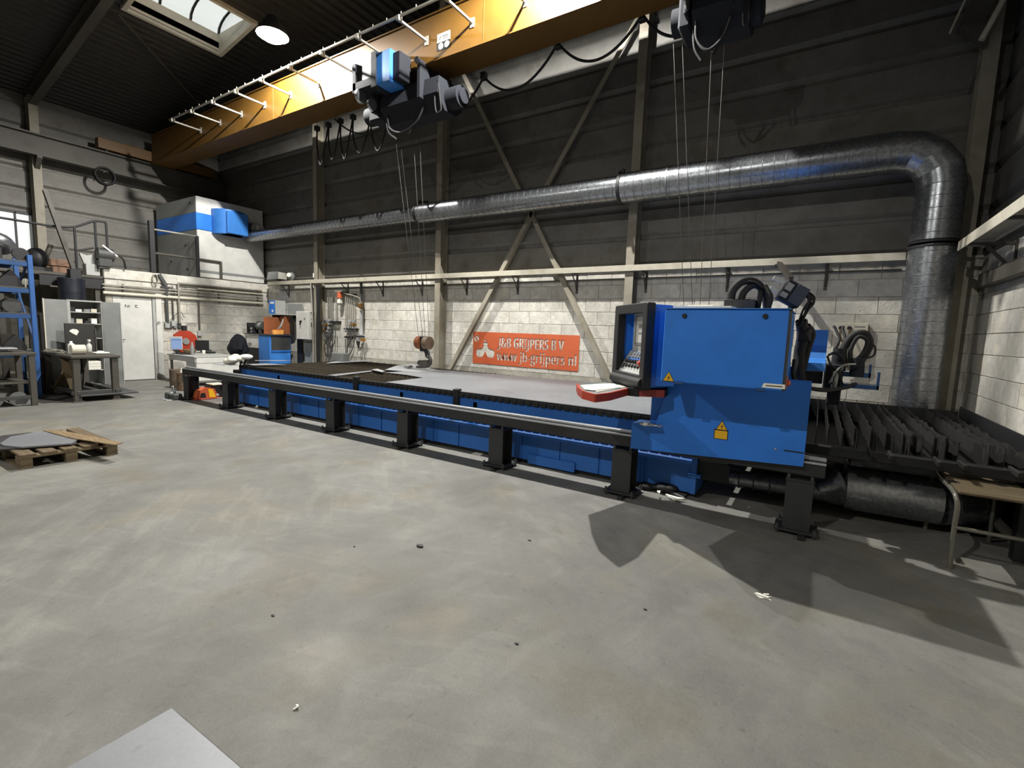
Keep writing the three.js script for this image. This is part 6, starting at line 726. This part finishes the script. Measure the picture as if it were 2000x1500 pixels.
// ---------------------------------------------------------------- pallet with steel plates
{
  const x1 = -6.62, x0 = -7.82, z0 = -2.08, z1 = -1.28, t = thingW('wooden_pallet', 'weathered wooden pallet on the floor carrying steel plates', 'pallet', [-7.2, 0, -1.7]);
  for (const z of [z1 - 0.05, (z0 + z1) / 2, z0 + 0.05]) { part(t, 'bottom_board', cb(x0, x1, 0, 0.022, z - 0.05, z + 0.05, 0.003), mWoodDark); for (const x of [x1 - 0.07, (x0 + x1) / 2, x0 + 0.07]) part(t, 'pallet_block', cb(x - 0.07, x + 0.07, 0.022, 0.1, z - 0.05, z + 0.05, 0.006), mWoodDark); }
  for (const x of [x1 - 0.07, (x0 + x1) / 2, x0 + 0.07]) part(t, 'stringer_board', cb(x - 0.07, x + 0.07, 0.1, 0.122, z0, z1, 0.003), mWoodDark); for (let i = 0; i < 5; i++) { const z = z0 + 0.07 + i * 0.165; part(t, 'top_board', cb(x0, x1, 0.122, 0.144, z - 0.06, z + 0.06, 0.003), mWoodDark); }
  const P = (y, l) => l.map(([u, v]) => { const p = PY(y, u, v); return [p.x, p.z]; });
  solo('steel_plate', 'dark steel plate under the pointed plate on the pallet', 'plate', polyY(P(0.15, [[-60, 872], [5, 852], [60, 846], [145, 852], [150, 868], [55, 876], [-20, 880]]), 0.145, 0.16), mSheetEdge);
  solo('steel_plate', 'light grey pointed steel plate on top of the pallet stack', 'plate', polyY(P(0.175, [[0, 866], [20, 853], [75, 843], [135, 848], [152, 858], [140, 866], [42, 873], [8, 870]]), 0.161, 0.176), mSheet);
  solo('board', 'thin tan board overhanging the pallet corner', 'board', polyY(P(0.2, [[84, 838], [120, 838], [240, 862], [224, 866], [140, 853]]), 0.177, 0.186), mWood);
  solo('steel_plate', 'thick grey steel plate lying on the floor in the foreground', 'plate', polyY([...P(0.02, [[335, 1383], [470, 1500]]), [-1.35, -0.75].map((v, i) => v), ...P(0.02, [[420, 1800], [-80, 1620], [130, 1500]])].filter((p, i) => i !== 2), 0.0, 0.02), mSheet);
}
// ---------------------------------------------------------------- stool, floor clutter
{
  const x0 = 0.88, x1 = 1.32, z0 = -5.2, z1 = -4.38, h = 0.565, t = thingW('small_table', 'small worn table with wooden top and grey tubular legs', 'table', [1.1, 0, -4.8]);
  part(t, 'wooden_top', cb(x0 + 0.02, x1, h - 0.022, h, z0, z1 + 0.02, 0.005), M('#6e6856', 0.75, { map: woodMap })); part(t, 'knot_hole', cyl([1.2, h, -4.75], [1.2, h + 0.001, -4.75], 0.03, 0.03, 14), mDark);
  const mT = M('#8e8b80', 0.4, { map: dirtMap, metalness: 0.4 });
  for (const x of [x0 + 0.015, x1 - 0.03]) { part(t, 'leg', tube([[x, h - 0.04, z0 + 0.3], [x, h - 0.035, z1 - 0.1], [x, h - 0.05, z1 - 0.02], [x + 0.01, h - 0.1, z1 + 0.0], [x + 0.012, 0.3, z1 - 0.005], [x + 0.015, 0, z1]], 0.016, 10, 40), mT); part(t, 'leg', tube([[x, h - 0.04, z0 + 0.35], [x, h - 0.05, z0 + 0.05], [x, h - 0.1, z0 + 0.01], [x, 0, z0]], 0.016, 10, 30), mT); }
  part(t, 'stretcher', [cyl([x0 + 0.02, 0.30, z1 - 0.002], [x1 - 0.02, 0.30, z1 - 0.002], 0.014)], mT); part(t, 'clip', [bx(x0 - 0.005, x0 + 0.07, h - 0.005, h + 0.003, -4.66, -4.62)], mDark);
}
{
  const P = (y, l) => l.map(([u, v]) => { const p = PY(y, u, v); return [p.x, p.z]; });
  solo('paper_sheet', 'small white paper on the floor below the guide rail', 'paper', polyY(P(0.002, [[921, 886], [933, 881.5], [950, 884], [938, 890]]), 0.001, 0.004), mPaper);
  { const p = PY(0, 1490, 1166), g = []; seed = 12; g.push(polyY([[-0.05, -0.012], [-0.02, -0.03], [0.01, -0.016], [0.045, -0.028], [0.03, 0.0], [0.05, 0.024], [0.018, 0.014], [-0.012, 0.03], [-0.03, 0.012]].map(([a, b]) => [p.x + a, p.z + b]), 0.001, 0.005), bar([p.x - 0.04, 0.008, p.z - 0.01], [p.x + 0.03, 0.014, p.z + 0.012], 0.02, 0.003), bar([p.x + 0.0, 0.01, p.z - 0.02], [p.x + 0.03, 0.018, p.z - 0.02], 0.012, 0.003)); solo('paper_scrap', 'torn white paper scrap on the floor in the gantry shadow edge', 'paper', g, mPaper); }
  { const p = PY(0, 578, 1383); solo('foil_scrap', 'tiny bent foil scrap on the open floor', 'scrap', [bar([p.x - 0.01, 0.004, p.z - 0.008], [p.x + 0.012, 0.012, p.z - 0.004], 0.006, 0.004), bar([p.x + 0.012, 0.012, p.z - 0.004], [p.x + 0.002, 0.004, p.z + 0.012], 0.006, 0.004)], mPaper); }
  const chips = [[820, 1068, 0.03, 'curled'], [533, 1203, 0.012, 'small'], [1009, 1258, 0.012, 'pebble like'], [1034, 1056, 0.014, 'flat'], [1260, 1191, 0.012, 'thin'], [692, 1068, 0.01, 'tiny']];
  for (const [u, v, s, w] of chips) { const p = PY(0, u, v); solo('steel_chip', w + ' dark steel chip lying on the open concrete floor', 'scrap', [ball([p.x, s * 0.25, p.z], s, 1, 0.3, 0.6, 8, 6)], mDark); }
  // gloves and rag beside the post
  { const c = PY(0, 1285, 958), g = []; seed = 8; for (let i = 0; i < 8; i++) g.push(ball([c.x + rr(-0.12, 0.14), 0.03 + rr(0, 0.04), c.z + rr(-0.07, 0.06)], rr(0.04, 0.08), 1.2, 0.6, 1, 10, 7)); const t = thingW('rag_heap', 'dark oily rags and gloves heaped beside the last rail post', 'rags', [c.x, 0, c.z]); part(t, 'dark_rag', g, mRubber); part(t, 'glove_finger', [0, 1, 2].map((i) => tube([[c.x + 0.1, 0.03, c.z + 0.05], [c.x + 0.2, 0.025, c.z + 0.03 + 0.03 * i], [c.x + 0.28, 0.015, c.z + 0.02 + 0.05 * i]], 0.016, 6)), mGreyDark); part(t, 'white_lining', [polyY(P(0.03, [[1300, 965], [1325, 972], [1338, 974], [1318, 976]]), 0.02, 0.035), polyY(P(0.05, [[1283, 960], [1290, 960], [1288, 966]]), 0.05, 0.06)], mPaper); }
  // cans and objects near the far end of the rail
  const can = (u, v, w, h, label, m, cap) => { const p = PY(0, u, v), t = thingW('paint_can', label, 'can', [p.x, 0, p.z]); part(t, 'can_body', lathe([[0, 0], [w, 0], [w, 0.02], [w * 0.98, 0.03], [w * 0.98, h - 0.03], [w, h - 0.02], [w, h], [w * 0.85, h], [0, h - 0.015]], [p.x, 0, p.z], 22), m); if (cap) part(t, 'cap', [cyl([p.x, h, p.z], [p.x + 0.01, h + 0.09, p.z], 0.07, 0.05, 14), ball([p.x + 0.08, h + 0.03, p.z], 0.05, 1.2, 0.7, 1)], mPaper); };
  can(346, 757, 0.14, 0.42, 'tall rusty can with pale lid nearest the desk', M('#6b5a4a', 0.7, { map: dirtMap }), false); can(360, 762, 0.14, 0.40, 'rust streaked pale canister with white cap', M('#a58c70', 0.7, { map: slagMap }), true);
  { const p = PY(0, 338, 780), t = thingW('air_tool', 'small dark metal tool with wire handle on the floor', 'tool', [p.x, 0, p.z]); part(t, 'tool_body', [cb(p.x - 0.17, p.x - 0.05, 0, 0.13, p.z - 0.08, p.z + 0.08, 0.02), cb(p.x + 0.05, p.x + 0.17, 0, 0.12, p.z - 0.1, p.z + 0.06, 0.02), cyl([p.x, 0, p.z], [p.x, 0.16, p.z], 0.07, 0.05, 14)], mGreyDark); part(t, 'base_sheet', cb(p.x - 0.12, p.x + 0.14, 0, 0.012, p.z + 0.04, p.z + 0.16, 0.004), mScrap); part(t, 'wire_handle', tube([[p.x - 0.05, 0.14, p.z], [p.x - 0.04, 0.24, p.z], [p.x + 0.02, 0.26, p.z], [p.x + 0.05, 0.15, p.z]], 0.012, 6), mChrome); part(t, 'knob', ball([p.x + 0.09, 0.13, p.z + 0.06], 0.04), mGrey); }
  { const p = PY(0, 402, 779), t = thingW('floor_jack', 'orange and yellow jack like tool under the rail end', 'jack', [p.x, 0, p.z]); part(t, 'orange_shell', [polyX([[p.z - 0.22, 0.02], [p.z + 0.2, 0.02], [p.z + 0.16, 0.16], [p.z + 0.02, 0.24], [p.z - 0.14, 0.2]], p.x - 0.1, p.x + 0.06)], mOrange); part(t, 'yellow_stripe', polyX([[p.z - 0.16, 0.03], [p.z - 0.04, 0.03], [p.z - 0.02, 0.2], [p.z - 0.1, 0.19]], p.x + 0.06, p.x + 0.07), mWarn); part(t, 'dark_opening', polyX([[p.z + 0.02, 0.04], [p.z + 0.14, 0.04], [p.z + 0.11, 0.13], [p.z + 0.04, 0.13]], p.x + 0.06, p.x + 0.068), mBlack); part(t, 'base', cb(p.x - 0.14, p.x + 0.12, 0, 0.02, p.z - 0.26, p.z + 0.24, 0.006), mRedDark); }
  { const p = PY(0, 424, 776), t = thingW('cleaning_kit', 'dark tool case with cream cloth behind the orange jack', 'case', [p.x, 0, p.z]); part(t, 'case_body', [cb(p.x - 0.2, p.x + 0.1, 0, 0.26, p.z - 0.18, p.z + 0.16, 0.03)], mDark); part(t, 'cloth', [cb(p.x - 0.16, p.x + 0.13, 0.26, 0.29, p.z - 0.12, p.z + 0.14, 0.012), bar([p.x + 0.12, 0.28, p.z - 0.04], [p.x + 0.14, 0.12, p.z - 0.12], 0.12, 0.01)], mCream); part(t, 'round_knob', ball([p.x + 0.11, 0.06, p.z + 0.05], 0.035), mGrey); part(t, 'base_sheet', cb(p.x - 0.1, p.x + 0.22, 0, 0.014, p.z - 0.3, p.z + 0.1, 0.004), mPipe); }
  { const p = PZ(-4.5, 437, 712), t = thingW('lever_pair', 'two dark levers standing up behind the guide rail', 'levers', [p.x - 0.3, 0.6, -4.75]); part(t, 'lever', cyl([-9.35, 0.62, -4.9], [-9.30, 0.86, -4.9], 0.016), mDark); part(t, 'lever', cyl([-9.27, 0.62, -4.9], [-9.1, 0.88, -4.9], 0.02), mDark); part(t, 'lever_base', cb(-9.45, -9.15, 0.0, 0.63, -5.0, -4.82, 0.006), mDark); }
  { const p = PY(0, 503, 797), t = thingW('bolt_piece', 'white cone tipped bolt lying on floor by the rail', 'bolt', [p.x, 0, p.z]); part(t, 'bolt_head', bar([p.x - 0.04, 0.01, p.z], [p.x + 0.04, 0.09, p.z - 0.03], 0.03, 0.03), mPaper); part(t, 'washer', cb(p.x - 0.08, p.x + 0.06, 0, 0.012, p.z - 0.02, p.z + 0.04), mPipe); }
}

// ---------------------------------------------------------------- draw
scene.traverse((o) => { if (o.isMesh) { o.castShadow = true; o.receiveShadow = true; } });
renderer.render(scene, camera);
